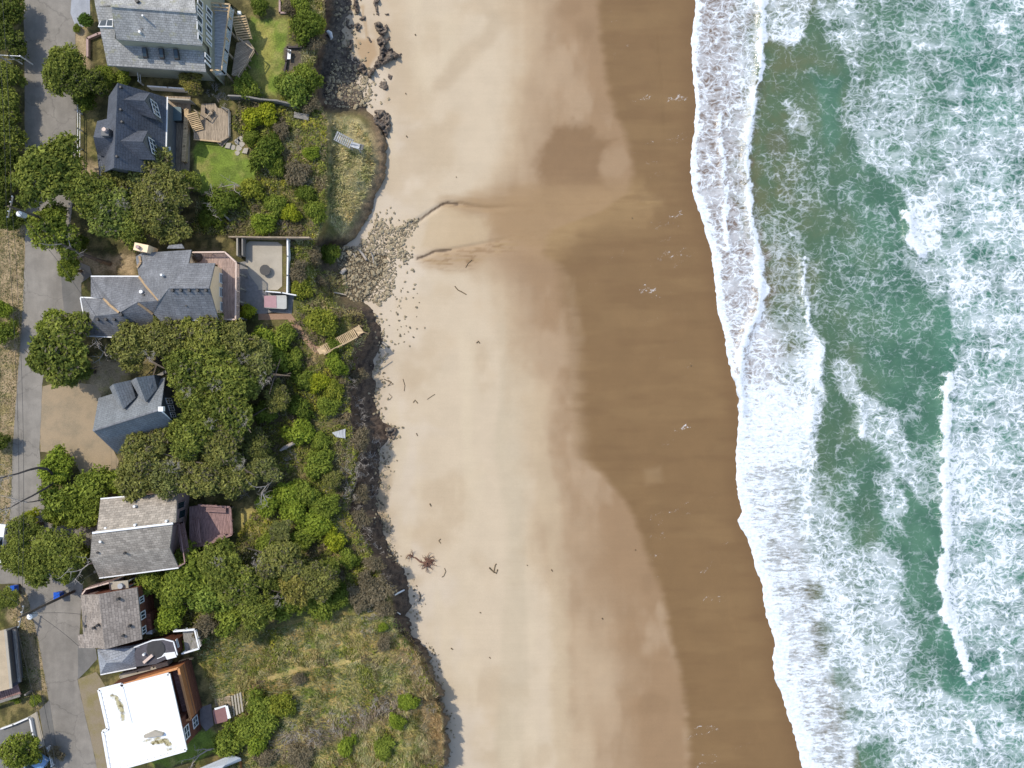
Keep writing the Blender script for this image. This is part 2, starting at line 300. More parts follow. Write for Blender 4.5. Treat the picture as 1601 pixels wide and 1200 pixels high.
LAWN = [[(394,26),(452,32),(450,60),(443,75),(440,110),(432,148),(392,152),(383,100)], [(306,222),(330,222),(356,222),(388,243),(402,262),(398,285),(352,292),(312,300),(305,260)], [(255,1160),(300,1148),(330,1140),(352,1150),(350,1175),(310,1185),(275,1195),(240,1200)]]
TAN = [[(0,345),(40,345),(38,480),(28,560),(0,470)], [(0,330),(40,350),(39,470),(32,500),(18,470),(0,440)], [(0,520),(30,520),(28,600),(20,720),(17,830),(0,840)], [(120,390),(160,400),(215,395),(212,430),(145,425),(118,405)], [(150,565),(215,560),(190,600),(150,620),(140,610)], [(25,915),(44,925),(62,1000),(77,1075),(60,1110),(45,1060),(30,1000),(15,965)], [(118,10),(138,40),(140,150),(118,150)], [(125,250),(160,255),(160,275),(128,272)]]
def land_col(X, Y, Z):
    nx = fbm(X / 14, Y / 14, 4, 40) * 16; ny = fbm(X / 14, Y / 14, 4, 44) * 16; U, V = X + nx, Y + ny
    big = fbm(X / 40, Y / 40, 4, 50); md = fbm(X / 9, Y / 9, 4, 52); C = np.zeros(X.shape + (4,)); C[..., 3] = 1
    def put(c, w): w = np.clip(w, 0, 1)[..., None]; C[..., :3] = C[..., :3] * (1 - w) + np.array(c[:3]) * w
    def blob(c, poly, soft=6, amt=1.0): put(c, amt * sm(soft, -soft, sd(poly, U, V)))
    put(A(118, 110, 68), np.ones(X.shape)); put(A(96, 104, 48), sm(-.05, .2, big) * .8); put(A(150, 132, 88), sm(.02, .2, md) * .55)
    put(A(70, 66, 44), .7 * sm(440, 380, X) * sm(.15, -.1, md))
    # the rough meadow over the lower bluff
    md2 = fbm(X / 11, Y / 7, 4, 60)
    blob(A(172, 160, 98), [(300,1000),(420,985),(520,960),(620,965),(665,1020),(690,1090),(697,1200),(697,1400),(330,1400),(360,1180),(340,1100)], 10)
    W0 = sm(8, -8, sd([(300,1000),(420,985),(520,960),(620,965),(665,1020),(690,1090),(697,1200),(697,1400),(330,1400),(360,1180),(340,1100)], U, V))
    put(A(122, 134, 62), W0 * sm(0, .14, md2)); put(A(186, 160, 104), W0 * .8 * sm(.02, .18, fbm(X / 13, Y / 9, 4, 63))); put(A(150, 118, 72), W0 * .6 * sm(.06, .2, big))
    put(A(142, 126, 104), W0 * .8 * sm(24, 0, pd([(440,1180),(500,1160),(560,1130),(620,1100)], U, V)))
    put(A(190, 166, 112), .55 * sm(6, 1, pd([(378,1085),(410,1065),(440,1055),(470,1045),(520,1040),(560,1028),(605,1015)], U, V)))
    blob(A(194, 166, 120), [(652,1010),(678,1080),(696,1140),(694,1200),(640,1200),(662,1160),(655,1090),(640,1030)], 6, .9)
    # the slumped mound with dune grass
    blob(A(184, 168, 120), [(515,178),(560,185),(600,222),(608,260),(600,300),(572,345),(545,375),(512,345),(518,260)], 5); blob(A(120, 130, 74), [(518,260),(535,265),(530,340),(512,345)], 8, .8)
    put(A(118, 122, 78), .8 * sm(.02, .15, md2) * sm(6, -6, sd([(515,178),(560,185),(600,222),(608,260),(600,300),(572,345),(545,375),(512,345),(518,260)], U, V)))
    blob(A(176, 160, 112), [(470,185),(515,180),(518,215),(500,222),(475,225)], 6, .8)
    blob(A(160, 150, 84), [(500,425),(535,425),(545,450),(530,468),(500,455)], 6, .9)
    blob(A(150, 132, 92), [(545,478),(566,480),(580,520),(575,550),(560,545),(550,520)], 5, .9)
    for p in TAN: blob(A(178, 156, 122), p, 7, .95); blob(A(160, 156, 96), p, 4, 0); put(A(150, 140, 80), .5 * sm(.06, .2, md) * sm(6, -6, sd(p, U, V)))
    for p in LAWN: blob(A(128, 146, 60), p, 3); put(A(164, 154, 92), .7 * sm(.0, .2, fbm(X / 18, Y / 22, 4, 70)) * sm(3, -3, sd(p, U, V))); put(A(108, 124, 54), .7 * sm(.0, .2, fbm(X / 12, Y / 12, 4, 73)) * sm(3, -3, sd(p, U, V)))
    blob(A(176, 160, 90), [(405,40),(428,45),(425,110),(410,140),(402,100)], 9, .6)
    blob(A(108, 98, 84), [(445,68),(472,68),(470,115),(445,112)], 2)
    blob(A(206, 186, 112), [(378,795),(420,800),(420,835),(385,840),(368,820)], 8, .7); blob(A(176, 150, 120), [(385,335),(430,335),(470,380),(400,395)], 6, 0)
    blob(A(182, 158, 120), [(436,248),(475,230),(500,255),(480,280),(440,275)], 8, .7)
    for ln, w in (([(320,598),(440,590),(478,575),(492,560),(500,545)], 4), ([(505,640),(535,650),(550,648)], 3), ([(465,855),(515,858),(540,880),(550,890)], 3)): put(A(178, 152, 108), .85 * sm(w + 2, w - 2, pd(ln, U, V)))
    # bare soil of the bluff
    Yc = np.clip(Y, -100, 1330); L = lip(Yc); sl = X + fbm(X / 6, Y / 6, 3, 80) * 8 - L
    mound = sm(165, 185, Y) * sm(385, 360, Y); creek = sm(378, 392, Y) * sm(485, 462, Y)
    soil = sm(-1, 5, sl) * (1 - mound) * (1 - creek); put(A(104, 88, 74), soil); put(A(74, 62, 55), soil * sm(0, .2, fbm(X / 4, Y / 7, 4, 82)))
    put(A(150, 128, 100), soil * sm(1000, 1050, Y) * .6)
    F = foot(Yc); put(A(148, 124, 96), mound * sm(-38, -12, X + nx * .5 - F)); put(A(110, 94, 78), mound * sm(0, .15, fbm(X / 5, Y / 9, 4, 84)) * sm(-30, -5, X - F))
    put(A(112, 98, 78), creek * sm(8, 26, sl)); put(A(96, 84, 66), creek * .6 * sm(0, .15, md) * sm(40, 10, sl))
    put(A(122, 110, 96), sm(165, 150, Y) * sm(6, 22, sl) * .9); put(A(88, 78, 70), sm(165, 150, Y) * sm(0, .12, fbm(X / 3.5, Y / 3.5, 4, 86)) * sm(4, 12, sl))
    return C
XS = np.concatenate([[-9000, -5000, -2500, -1200, -600, -300, -200], np.arange(-130, 752, 2.5)])
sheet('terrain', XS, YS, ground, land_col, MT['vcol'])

# ------------------------------------------------------------------ the beach
WET = [(-150,930),(0,935),(60,940),(130,950),(170,960),(205,975),(235,985),(270,990),(300,985),(330,940),(360,860),(395,850),(410,868),(430,880),(480,890),(560,900),(640,903),(715,908),(740,940),(760,958),(790,984),(830,1000),(870,1013),(900,1024),(940,1040),(1000,1050),(1050,1064),(1120,1075),(1200,1080),(1330,1090)]
DMP = [(-150,815),(0,808),(100,818),(150,806),(200,798),(250,792),(285,770),(310,715),(350,690),(395,690),(415,735),(450,770),(500,784),(560,810),(640,832),(700,840),(760,848),(820,858),(900,864),(960,880),(1050,892),(1200,898),(1330,900)]
WT, DP = np.array(WET, float), np.array(DMP, float)
FLECK = [(1042,393,7,.5),(1068,400,12,.45),(1044,378,8,.4),(1030,405,7,.45),(1064,413,6,.4),(1068,664,6,.55),(1050,690,9,.38),(1035,810,9,.4),(1060,800,12,.33),(1030,835,6,.4),(960,15,6,.3),(962,30,5,.35),(965,55,4,.3),(972,75,9,.28),(1000,155,9,.33),(1060,150,13,.42),(1068,205,10,.42),(1055,215,7,.35),(1015,230,10,.36),(1022,250,7,.33),(1028,275,7,.3),(1060,332,6,.4),(1020,350,12,.36),(1035,355,8,.3),(965,400,12,.36),(1018,450,9,.4),(1022,465,6,.3),(1015,500,6,.3),(1055,495,4,.3),(1032,560,5,.3),(1080,570,4,.36),(1095,585,5,.3),(1075,590,4,.3),(1105,775,12,.25),(1120,850,9,.33),(1110,880,8,.25),(1028,870,6,.3),(1028,900,5,.33),(1130,930,12,.36),(1100,1145,16,.25),(1130,1180,18,.25),(1165,1165,10,.25),(920,440,10,.2),(930,445,6,.2)]
def beach_col(X, Y, Z):
    Yc = np.clip(Y, -150, 1330); C = np.zeros(X.shape + (4,)); C[..., 3] = 0
    def put(c, w): w = np.clip(w, 0, 1)[..., None]; C[..., :3] = C[..., :3] * (1 - w) + np.array(c[:3]) * w
    n1 = fbm(X / 70, Y / 70, 4, 100); n2 = fbm(X / 25, Y / 25, 4, 104); n3 = fbm(X / 90, Y / 14, 3, 107); ns = fbm(X / 30, Y / 160, 3, 108)
    F = foot(Yc); put(A(216, 199, 173), np.ones(X.shape)); put(A(224, 210, 190), .8 * sm(70, 15, X - F + n2 * 50)); put(A(204, 184, 155), .7 * sm(0, .25, n1)); put(A(222, 206, 178), .6 * sm(0, .3, ns))
    put(A(198, 184, 158), .45 * sm(40, 10, np.abs(X + ns * 60 - np.interp(Yc, [400, 600, 900, 1200], [775, 800, 805, 800]))) * sm(430, 520, Y))
    put(A(186, 164, 134), .4 * sm(20, 4, pd([(690,130),(780,30),(850,20)], X + n1 * 40, Y)))
    db = np.interp(Yc, DP[:, 0], DP[:, 1]); wb0 = np.interp(Yc, WT[:, 0], WT[:, 1]); tq = np.clip((X + n2 * 26 + n1 * 60 - db) / np.maximum(wb0 - db, 30), -1, 1); put(A(200, 177, 146), sm(-50, 20, X + n2 * 26 + ns * 50 - db) * .9); put(A(164, 135, 102), sm(-.2, .75, tq + ns * .5) * .95); put(A(204, 184, 154), .75 * sm(22, 6, np.abs(X + n2 * 18 - np.interp(Yc, [540, 700, 800, 900, 1200], [830, 846, 860, 876, 880]))) * sm(560, 660, Y))
    put(A(176, 150, 119), .6 * sm(60, 0, np.abs(X - db - 50 + n1 * 60)) * sm(-.1, .3, ns)); put(A(196, 172, 142), .5 * sm(.02, .25, fbm(X / 45, Y / 90, 4, 130)) * sm(0, 60, X - db))
    wb = np.interp(Yc, WT[:, 0], WT[:, 1]); ww = 9 + 16 * sm(380, 460, Y) * sm(760, 690, Y); w = sm(-1, 1, (X + fbm(Y / 9, X / 40, 3, 110) * 9 - wb) / ww); put(A(140, 112, 80), w)
    put(A(144, 115, 82), .85 * sm(13, -11, sd([(843,230),(850,212),(872,197),(895,187),(918,198),(935,213),(960,220),(958,238),(942,258),(940,280),(950,300),(940,325),(900,345),(860,340),(842,310),(852,285),(838,262)], X + n2 * 34, Y + fbm(X / 20, Y / 16, 4, 133) * 34)))
    put(A(176, 149, 117), .7 * sm(7, -5, sd([(948,236),(975,232),(985,250),(968,278),(944,276),(938,262)], X + n2 * 8, Y + n2 * 8)))
    for cx, cy, r in ((888, 10, 18), (915, 48, 13), (1020, 1100, 22), (1018, 915, 16)): put(A(154, 126, 94), .5 * sm(r + 9, r - 8, np.hypot(X - cx + n2 * 20, Y - cy + n2 * 20)))
    put(A(168, 142, 114), .55 * sm(16, 2, np.abs(X - 899 + n2 * 16) / 1.2 + np.abs(Y - 520) / 7)); put(A(166, 140, 110), .5 * sm(7, -6, sd([(1008,735),(1032,730),(1035,752),(1010,757)], X, Y)))
    # the two outflows of the creek
    st = [(692,320),(725,315),(760,320),(800,312),(870,305),(940,300),(1010,305),(1030,318),(960,335),(880,335),(800,340),(760,330),(720,327)]
    put(A(170, 142, 106), .8 * sm(16, -10, sd(st, X + n2 * 20, Y + n3 * 24))); s2 = [(655,404),(690,393),(735,388),(800,366),(860,350),(900,345),(890,372),(830,385),(760,398),(735,420),(700,421),(668,414)]
    put(A(180, 152, 118), .75 * sm(16, -9, sd(s2, X + n2 * 10, Y + n3 * 8))); put(A(178, 150, 106), .5 * sm(.0, .16, fbm(X / 20, Y / 3.2, 4, 113)) * sm(10, -10, np.minimum(sd(st, X, Y), sd(s2, X, Y)))); put(A(140, 110, 74), .55 * sm(.02, .16, fbm(X / 16, Y / 2.8, 4, 117)) * sm(10, -10, np.minimum(sd(st, X, Y), sd(s2, X, Y))))
    put(A(206, 184, 150), .6 * sm(6, -4, sd([(672,338),(700,325),(770,345),(760,378),(700,388),(660,385)], X, Y)))
    put(A(170, 141, 104), .85 * sm(22, -16, sd([(735,316),(800,298),(900,286),(1000,286),(1005,345),(905,356),(855,402),(800,378),(765,352)], X + n2 * 40, Y + n3 * 30)))
    for ln in ([(648,349),(660,340),(675,329),(690,320),(700,317),(715,319)], [(652,404),(664,400),(680,392),(692,391),(704,390)]): put(A(96, 78, 60), .9 * sm(2.6, 1.0, pd(ln, X, Y + n2 * 3)))
    put(A(190, 162, 124), sm(5, 0, pd([(545,15),(570,10),(575,60),(575,110)], X + n2 * 20, Y)) * .7); put(A(194, 166, 130), .9 * sm(4, -4, sd([(556,60),(585,62),(590,85),(575,108),(560,85)], X, Y)))
    put(A(176, 150, 110), .5 * sm(9, 0, X - F - 2 + n2 * 10) * sm(650, 800, Y) * sm(870, 800, Y))
    put(A(132, 104, 74), .5 * sm(.02, .22, n3) * w); put(A(150, 122, 88), .45 * sm(.02, .22, fbm(X / 110, Y / 26, 4, 120)) * w); put(A(126, 98, 70), .55 * sm(30, 0, shore(Yc) - X))
    fl = np.zeros(X.shape)
    fr = np.random.RandomState(61)
    for cx, cy, r, a in FLECK:
        for q in range(2):
            sl_ = fr.uniform(-.75, -.05); ox, oy = fr.uniform(-r, r), fr.uniform(-r, r) * .7; L_ = r * fr.uniform(.9, 2.0); x0, y0 = cx + ox, cy + oy
            if max(abs(X.min() - x0), 1) > 0: fl = np.maximum(fl, (.16 + .26 * a) * sm(3.2, .4, pd([(x0 - L_, y0 - sl_ * L_), (x0 - L_ * .2, y0 - sl_ * L_ * .5), (x0 + L_, y0 + sl_ * L_)], X + n2 * 16, Y + fbm(X / 9, Y / 9, 3, 134) * 14)))
    C[..., :3] *= np.array([.955, .915, .855]); C[..., 2] *= 1 - .09 * np.clip(w, 0, 1)
    C[..., 3] = np.clip(np.minimum(fl, .30) + .1 * w * sm(975, 1010, X) * sm(.0, .2, fbm(X / 50, Y / 30, 3, 123)), 0, 1)
    return C
def warp0(v):
    w = t.n('TexNoise', i_Scale=.8, i_Detail=4.0); t.l(v, w.inputs['Vector']); m_ = t.n('VectorMath', operation='MULTIPLY_ADD'); t.l(w.outputs['Color'], m_.inputs[0]); m_.inputs[1].default_value = (1.6, 1.6, 0); t.l(v, m_.inputs[2]); return m_.outputs[0]
t = NT('sand', 0.8, 0.25); a = t.n('VertexColor', layer_name='Col'); o = t.obj()
n = t.noise(o, 9, 5, .7); nst = t.noise(t.scaled(o, (.12, 2.2, 1)), 1.2, 5, .6)
k = t.math('MULTIPLY', t.math('MULTIPLY', t.ramp(n, .25, .75, .955, 1.045), t.ramp(t.noise(o, .35, 6, .6), .3, .7, .965, 1.03)), t.ramp(nst, .3, .7, .988, 1.012)); s_ = t.n('VectorMath', operation='SCALE'); t.l(a.outputs[0], s_.inputs[0]); t.l(k, s_.inputs[3])
fn = t.math('MULTIPLY_ADD', t.noise(t.scaled(warp0(o), (.9, 2.0, 1)), 3.4, 8, .78), .75, t.math('MULTIPLY', t.noise(o, 12, 2), .25))
fk = t.ramp(t.math('ADD', fn, t.math('MULTIPLY', a.outputs[1], .62)), .70, .80, 0, .8)
spk = t.ramp(t.noise(o, 26, 2, .5), .73, .78)
t.col(t.mix(fk, s_.outputs[0], (.72, .70, .68, 1))); lum = t.n('RGBToBW'); t.l(a.outputs[0], lum.inputs[0])
t.l(t.ramp(lum.outputs[0], .18, .42, .42, .9), t.b.inputs['Roughness']); t.bump(t.math('ADD', n, t.math('MULTIPLY', nst, .6)), .16, .03)
sheet('beach', np.concatenate([np.arange(430, 1320, 2.5), [1360, 1450, 1700]]), YS, beach_z, beach_col, t.m)

# ------------------------------------------------------------------ the surf
def crest_h(X, Y):
    z = np.zeros(X.shape)
    for ln, hh, w in CRESTS: z = np.maximum(z, hh * np.exp(-(pd(ln, X, Y) / w) ** 2))
    return z
CRESTS = [([(1190,-40),(1190,90),(1177,170),(1168,215),(1166,260),(1172,310),(1176,360),(1183,400)], .35, 7), ([(1185,405),(1189,440),(1184,488),(1168,520),(1160,545),(1155,600),(1160,640)], .45, 8),
 ([(1123,180),(1128,240),(1133,320),(1140,390)], .15, 5), ([(1483,590),(1479,680),(1477,780),(1478,840),(1474,900),(1480,960),(1497,1000),(1515,1045)], .4, 13), ([(1420,335),(1424,370),(1440,395)], .5, 9), ([(1346,630),(1349,682)], .25, 7), ([(1253,400),(1258,470),(1266,520)], .2, 5), ([(1284,540),(1282,590)], .3, 9), ([(1272,622),(1268,675)], .3, 8), ([(1520,1130),(1528,1160)], .4, 9)]
RB = [(-150,1300),(0,1262),(20,1270),(50,1285),(70,1302),(105,1322),(140,1326),(165,1312),(200,1318),(225,1332),(250,1350),(275,1378),(300,1408),(340,1416),(370,1422),(395,1440),(430,1462),(470,1482),(545,1498),(565,1500),(585,1486),(620,1480),(680,1473),(780,1472),(840,1474),(900,1469),(960,1476),(1000,1492),(1045,1513),(1080,1520),(1110,1512),(1200,1500),(1330,1500)]
RBA = np.array(RB, float)
def water_z(X, Y):
    s = X - shore(np.clip(Y, -150, 1330))
    return np.interp(s, [-1, 0, 1.5, 4, 12, 60], [-.1, -.02, .07, .11, .10, .13]) + crest_h(X, Y) * sm(0, 6, s) + fbm(X / 22, Y / 30, 4, 130) * .22 * sm(30, 120, s)
def water_col(X, Y, Z):
    Yc = np.clip(Y, -150, 1330); s = X - shore(Yc); wx = fbm(X / 30, Y / 30, 4, 140) * 34; wy = fbm(X / 30, Y / 30, 4, 144) * 34
    fx = fbm(X / 9, Y / 9, 3, 148) * 10; fy = fbm(X / 9, Y / 9, 3, 149) * 10; U, V = X + wx * .5 + fx, Y + wy * .5 + fy; D = np.full(X.shape, .09)
    n1 = fbm(X / 34, Y / 50, 4, 150); n2 = fbm(X / 14, Y / 18, 4, 154)
    def up(w, v): nonlocal D; D = D * (1 - w) + v * w
    def blob(poly, v, soft=10): up(sm(soft, -soft, sd(poly, U, V)), v)
    def line(ln, v, w): nonlocal D; D = np.maximum(D, v * sm(w * 1.5, w * .5, pd(ln, X + fx * .9 + fbm(X / 24, Y / 24, 3, 163) * 16, Y + fy * .9) / np.clip(.85 + 2.2 * fbm(X / 14, Y / 14, 3, 158), .3, 1.6)))
    D += .22 * sm(.02, .25, n1) + .3 * n2
    # first bands of swash
    w1 = np.interp(Yc, [0, 150, 260, 400, 480, 520, 600, 700, 800, 900, 1000, 1100, 1200], [104, 98, 88, 76, 62, 44, 24, 120, 118, 105, 110, 125, 150]); d1 = np.interp(Yc, [0, 100, 300, 400, 500, 560, 640, 740, 1200], [.56, .57, .60, .68, .6, .48, .74, .82, .86]) + n1 * .3 + n2 * .25
    up(sm(8, -8, s + fx - w1), 0); D = D + sm(8, -8, s + fx - w1) * d1
    up(.9 * sm(10, 20, s) * sm(62, 40, s) * sm(430, 330, Y) * sm(-.12, .1, n1 + .08), .54); up(.8 * sm(26, 8, pd([(1145,215),(1150,300),(1158,380)], X, Y)) , .5)
    # the second wave and its wash
    blob([(1160,640),(1155,600),(1162,540),(1185,490),(1240,500),(1285,530),(1290,600),(1275,690),(1272,760),(1160,760)], .68, 9); blob([(1160,690),(1165,615),(1225,600),(1262,640),(1258,720),(1160,740)], .88, 14); blob([(1195,490),(1230,492),(1235,570),(1200,560)], .6, 10)
    blob([(1262,545),(1288,535),(1288,606),(1266,600),(1252,570)], .93, 5); blob([(1256,620),(1275,622),(1275,676),(1256,678)], .9, 5); blob([(1210,500),(1262,505),(1265,545),(1225,560)], .48, 8)
    fade = np.interp(Yc, [730, 760, 1200], [0, 1, 1]); e1 = np.interp(Yc, [740, 850, 950, 1050, 1130, 1200], [1268, 1282, 1292, 1318, 1338, 1362])
    D = np.where((s > 0), D * (1 - fade * sm(26, -26, U - e1)) + fade * sm(26, -26, U - e1) * (np.interp(s, [0, 30, 120], [.86, .76, .6]) + (n1 * .25 + n2 * .3 + fbm(X / 40, Y / 7, 3, 161) * .3) * sm(8, 40, s)), D)
    blob([(1272,745),(1300,790),(1335,850),(1385,845),(1415,890),(1405,940),(1432,1000),(1425,1060),(1500,1080),(1542,1120),(1560,1320),(1380,1320),(1345,1160),(1320,1060),(1290,950),(1280,850)], .585, 18)
    D += .16 * sm(26, 5, pd([(1290,900),(1320,960),(1345,1030),(1365,1085),(1420,1150),(1470,1200)], U, V))
    for cx, cy, rx, ry in ((1270, 925, 18, 16), (1283, 985, 20, 14), (1312, 1060, 24, 18), (1330, 1115, 16, 12), (1365, 1180, 34, 20), (1288, 1012, 14, 10)): up(.8 * sm(1.25, .5, np.hypot((U - cx) / rx, (V - cy) / ry)), .3)
    # lace over the open channel
    blob([(1302,560),(1330,558),(1350,610),(1400,650),(1418,690),(1440,735),(1470,770),(1450,790),(1400,745),(1368,700),(1345,688),(1340,640),(1310,600)], .56, 9); blob([(1368,740),(1402,735),(1418,790),(1410,835),(1380,805)], .54, 8); blob([(1430,690),(1472,690),(1478,790),(1440,780)], .42, 10)
    blob([(1300,380),(1370,330),(1425,420),(1410,520),(1330,540),(1290,470)], .22, 24); blob([(1180,330),(1240,340),(1275,420),(1290,500),(1200,500)], .36, 18); blob([(1225,155),(1262,160),(1268,205),(1235,195)], .55, 9); blob([(1205,240),(1262,235),(1275,330),(1215,335)], .27, 16)
    blob([(1190,-130),(1270,-130),(1268,10),(1240,85),(1200,60)], .58, 9); blob([(1222,40),(1255,42),(1262,70),(1228,80)], .85, 6)
    blob([(1208,72),(1240,78),(1265,50),(1298,78),(1320,112),(1325,140),(1312,180),(1316,235),(1292,250),(1270,190),(1230,140),(1208,110)], .08, 9); blob([(1340,1165),(1385,1158),(1385,1230),(1335,1230)], .2, 8)
    # the outer surf
    rb = np.interp(Yc, RBA[:, 0], RBA[:, 1]); r = U - rb; base = np.interp(Yc, [-100, 60, 200, 300, 400, 520, 600, 1000, 1030, 1085, 1120, 1200], [.43, .38, .36, .48, .58, .5, .63, .61, .38, .36, .5, .5])
    base = base + .1 * sm(1440, 1600, X) * sm(420, 330, Y) + n1 * .6 + n2 * .25 + fbm(X / 80, Y / 15, 3, 159) * .4; up(sm(-5, 9, r), 0); D = D + sm(-5, 9, r) * np.clip(base, .22, .86)
    blob([(1345,150),(1420,110),(1440,180),(1400,260),(1350,230)], .5, 20); blob([(1421,305),(1470,320),(1475,395),(1440,398),(1424,370)], .8, 7); blob([(1400,400),(1470,395),(1490,470),(1460,470)], .5, 12)
    for ln, v, w in ((CRESTS[0][0], 1.1, 6), (CRESTS[1][0], 1.1, 7), (CRESTS[2][0], 1.0, 3.4), (CRESTS[3][0], 1.15, 8), (CRESTS[4][0], 1.1, 7), (CRESTS[5][0], .9, 5), (CRESTS[6][0], .85, 4), (CRESTS[9][0], 1, 7), ([(1186,405),(1191,440),(1186,480)], 1.1, 8), ([(1190,0),(1192,90)], 1.1, 7), ([(1515,1045),(1520,1065),(1560,1040),(1600,1042)], .7, 4), ([(1562,1015),(1568,1035)], .95, 5), ([(1530,575),(1500,560),(1488,545)], .6, 3)): line(ln, v, w)
    front = np.interp(Yc, [0, 200, 300, 400, 560, 640, 740, 1200], [9, 8, 12, 16, 8, 12, 16, 24]) * (1 + 1.2 * fbm(Y / 10, X / 60, 3, 171)); D = np.maximum(D, sm(front + 9, front - 5, s) * 1.02)
    T = sm(1180, 1420, U + n1 * 120) * .75 + sm(1440, 1520, X) * .25; T = np.maximum(T, .7 * sm(22, -14, sd([(1270,110),(1322,120),(1316,230),(1290,250),(1283,180)], U, V)))
    T = np.where(s < 95, T * .3, T); B = sm(105, 50, s + n2 * 60) * sm(760, 560, Y) + .55 * sm(100, 60, s) * sm(560, 760, Y)
    B = np.maximum(B, .3 * sm(26, 10, np.hypot((X - 1215) / 1.0, (Y - 225) / 1.3))); return np.stack([np.clip(D, 0, 1.2), T, np.clip(B, 0, 1), sm(130, 70, s + n2 * 60) * np.interp(Yc, [0, 400, 640, 740], [.08, .15, .4, 1])], -1)
t = NT('surf', 0.12, 0.4); a = t.n('VertexColor', layer_name='Col'); sp = t.n('SeparateColor'); t.l(a.outputs[0], sp.inputs[0]); o = t.obj()
def warp(vec, sc, amt, det=3.0):
    w = t.n('TexNoise', i_Scale=sc, i_Detail=det); t.l(vec, w.inputs['Vector']); c = t.n('VectorMath', operation='SUBTRACT'); t.l(w.outputs['Color'], c.inputs[0]); c.inputs[1].default_value = (.5, .5, .5)
    m_ = t.n('VectorMath', operation='MULTIPLY_ADD'); t.l(c.outputs[0], m_.inputs[0]); m_.inputs[1].default_value = (amt, amt, 0); t.l(vec, m_.inputs[2]); return m_.outputs[0]
fl_ = t.scaled(warp(warp(o, .5, 2.2), 1.9, .8), (.8, 1.15, 0))
def edge(sc, wd):
    v = t.n('TexVoronoi', feature='DISTANCE_TO_EDGE', i_Scale=sc, voronoi_dimensions='2D'); t.l(fl_, v.inputs['Vector']); return t.math('POWER', t.math('SUBTRACT', 1.0, t.math('MULTIPLY', v.outputs['Distance'], wd), clamp=True), 2.0)
web = t.math('MAXIMUM', edge(.95, 2.4), t.math('MULTIPLY', edge(1.9, 2.2), .8))
n1 = t.noise(fl_, .8, 8, .66); n2 = t.noise(t.scaled(o, (.6, 1.7, 0)), 2.4, 6, .72)
fw_ = t.math('MULTIPLY_ADD', web, .30, t.math('MULTIPLY_ADD', n1, .75, t.math('MULTIPLY', n2, .45)))
fs_ = t.math('MULTIPLY_ADD', t.noise(t.scaled(warp(warp(o, .6, .9), 2.5, .25), (.5, 2.3, 0)), 1.5, 7, .7), 1.1, t.math('MULTIPLY_ADD', web, .12, .13))
fm_ = t.n('Mix', data_type='FLOAT'); t.l(a.outputs[1], fm_.inputs[0]); t.l(fw_, fm_.inputs[2]); t.l(fs_, fm_.inputs[3]); f = fm_.outputs[0]
thr = t.math('MULTIPLY_ADD', sp.outputs[0], -.60, 1.06)
x = t.math('SUBTRACT', f, thr)
foam = t.math('MAXIMUM', t.ramp(x, -.05, .2), t.ramp(x, -.24, .18, 0, .6))
milk = t.math('MULTIPLY', t.ramp(t.noise(t.scaled(o, (.5, 1.0, 0)), .55, 5, .6), .44, .62), t.ramp(sp.outputs[0], .28, .62, 0, .62))
foam = t.math('MAXIMUM', foam, milk)
foam = t.math('MAXIMUM', foam, t.ramp(sp.outputs[0], .88, 1.02, 0, .97))
wc = t.mix(sp.outputs[1], A(92, 112, 80), A(68, 113, 93)); wc = t.mix(t.ramp(t.noise(o, .2, 6), .4, .6), wc, t.mix(sp.outputs[1], A(106, 112, 78), A(84, 134, 110)))
wc = t.mix(sp.outputs[2], wc, A(120, 98, 76)); fc = t.mix(t.ramp(t.math('MULTIPLY_ADD', t.noise(o, 3.0, 5), .45, t.math('MULTIPLY', t.noise(t.scaled(warp(o, 1.0, .6), (.5, 2.6, 0)), 1.5, 6, .7), .55)), .36, .58), (.54, .59, .62, 1), (.745, .77, .785, 1))
t.col(t.mix(foam, wc, fc)); t.l(t.ramp(foam, 0, 1, .14, .8), t.b.inputs['Roughness'])
t.bump(t.math('MULTIPLY_ADD', foam, .9, t.math('MULTIPLY_ADD', t.noise(o, 2.6, 5), .5, t.math('MULTIPLY', t.noise(o, .9, 3), .8))), .35, .12)
def build_water():
    ys = np.concatenate([far_lo, np.arange(-130, 1331, 3), [1450, 1700, 2200, 3200, 5000, 7500]]); s = np.concatenate([[0, 1.5, 4, 8], np.arange(11, 640, 3), [700, 900, 1400, 2500, 4500, 8000]])
    Y, Sg = np.meshgrid(ys, s, indexing='ij'); X = shore(np.clip(Y, -150, 1330)) + Sg; Z = water_z(X, Y); f = K * (H - Z)
    v = np.stack([(X - 800.5) * f, (600 - Y) * f, Z], -1).reshape(-1, 3); n, m = X.shape; i = np.arange(n * m).reshape(n, m)
    q = np.stack([i[1:, :-1], i[1:, 1:], i[:-1, 1:], i[:-1, :-1]], -1).reshape(-1, 4)
    tag(link(bpy.data.objects.new('water', np_mesh('water', v, q, water_col(X, Y, Z).reshape(-1, 4), t.m, True))), kind='structure')
build_water()

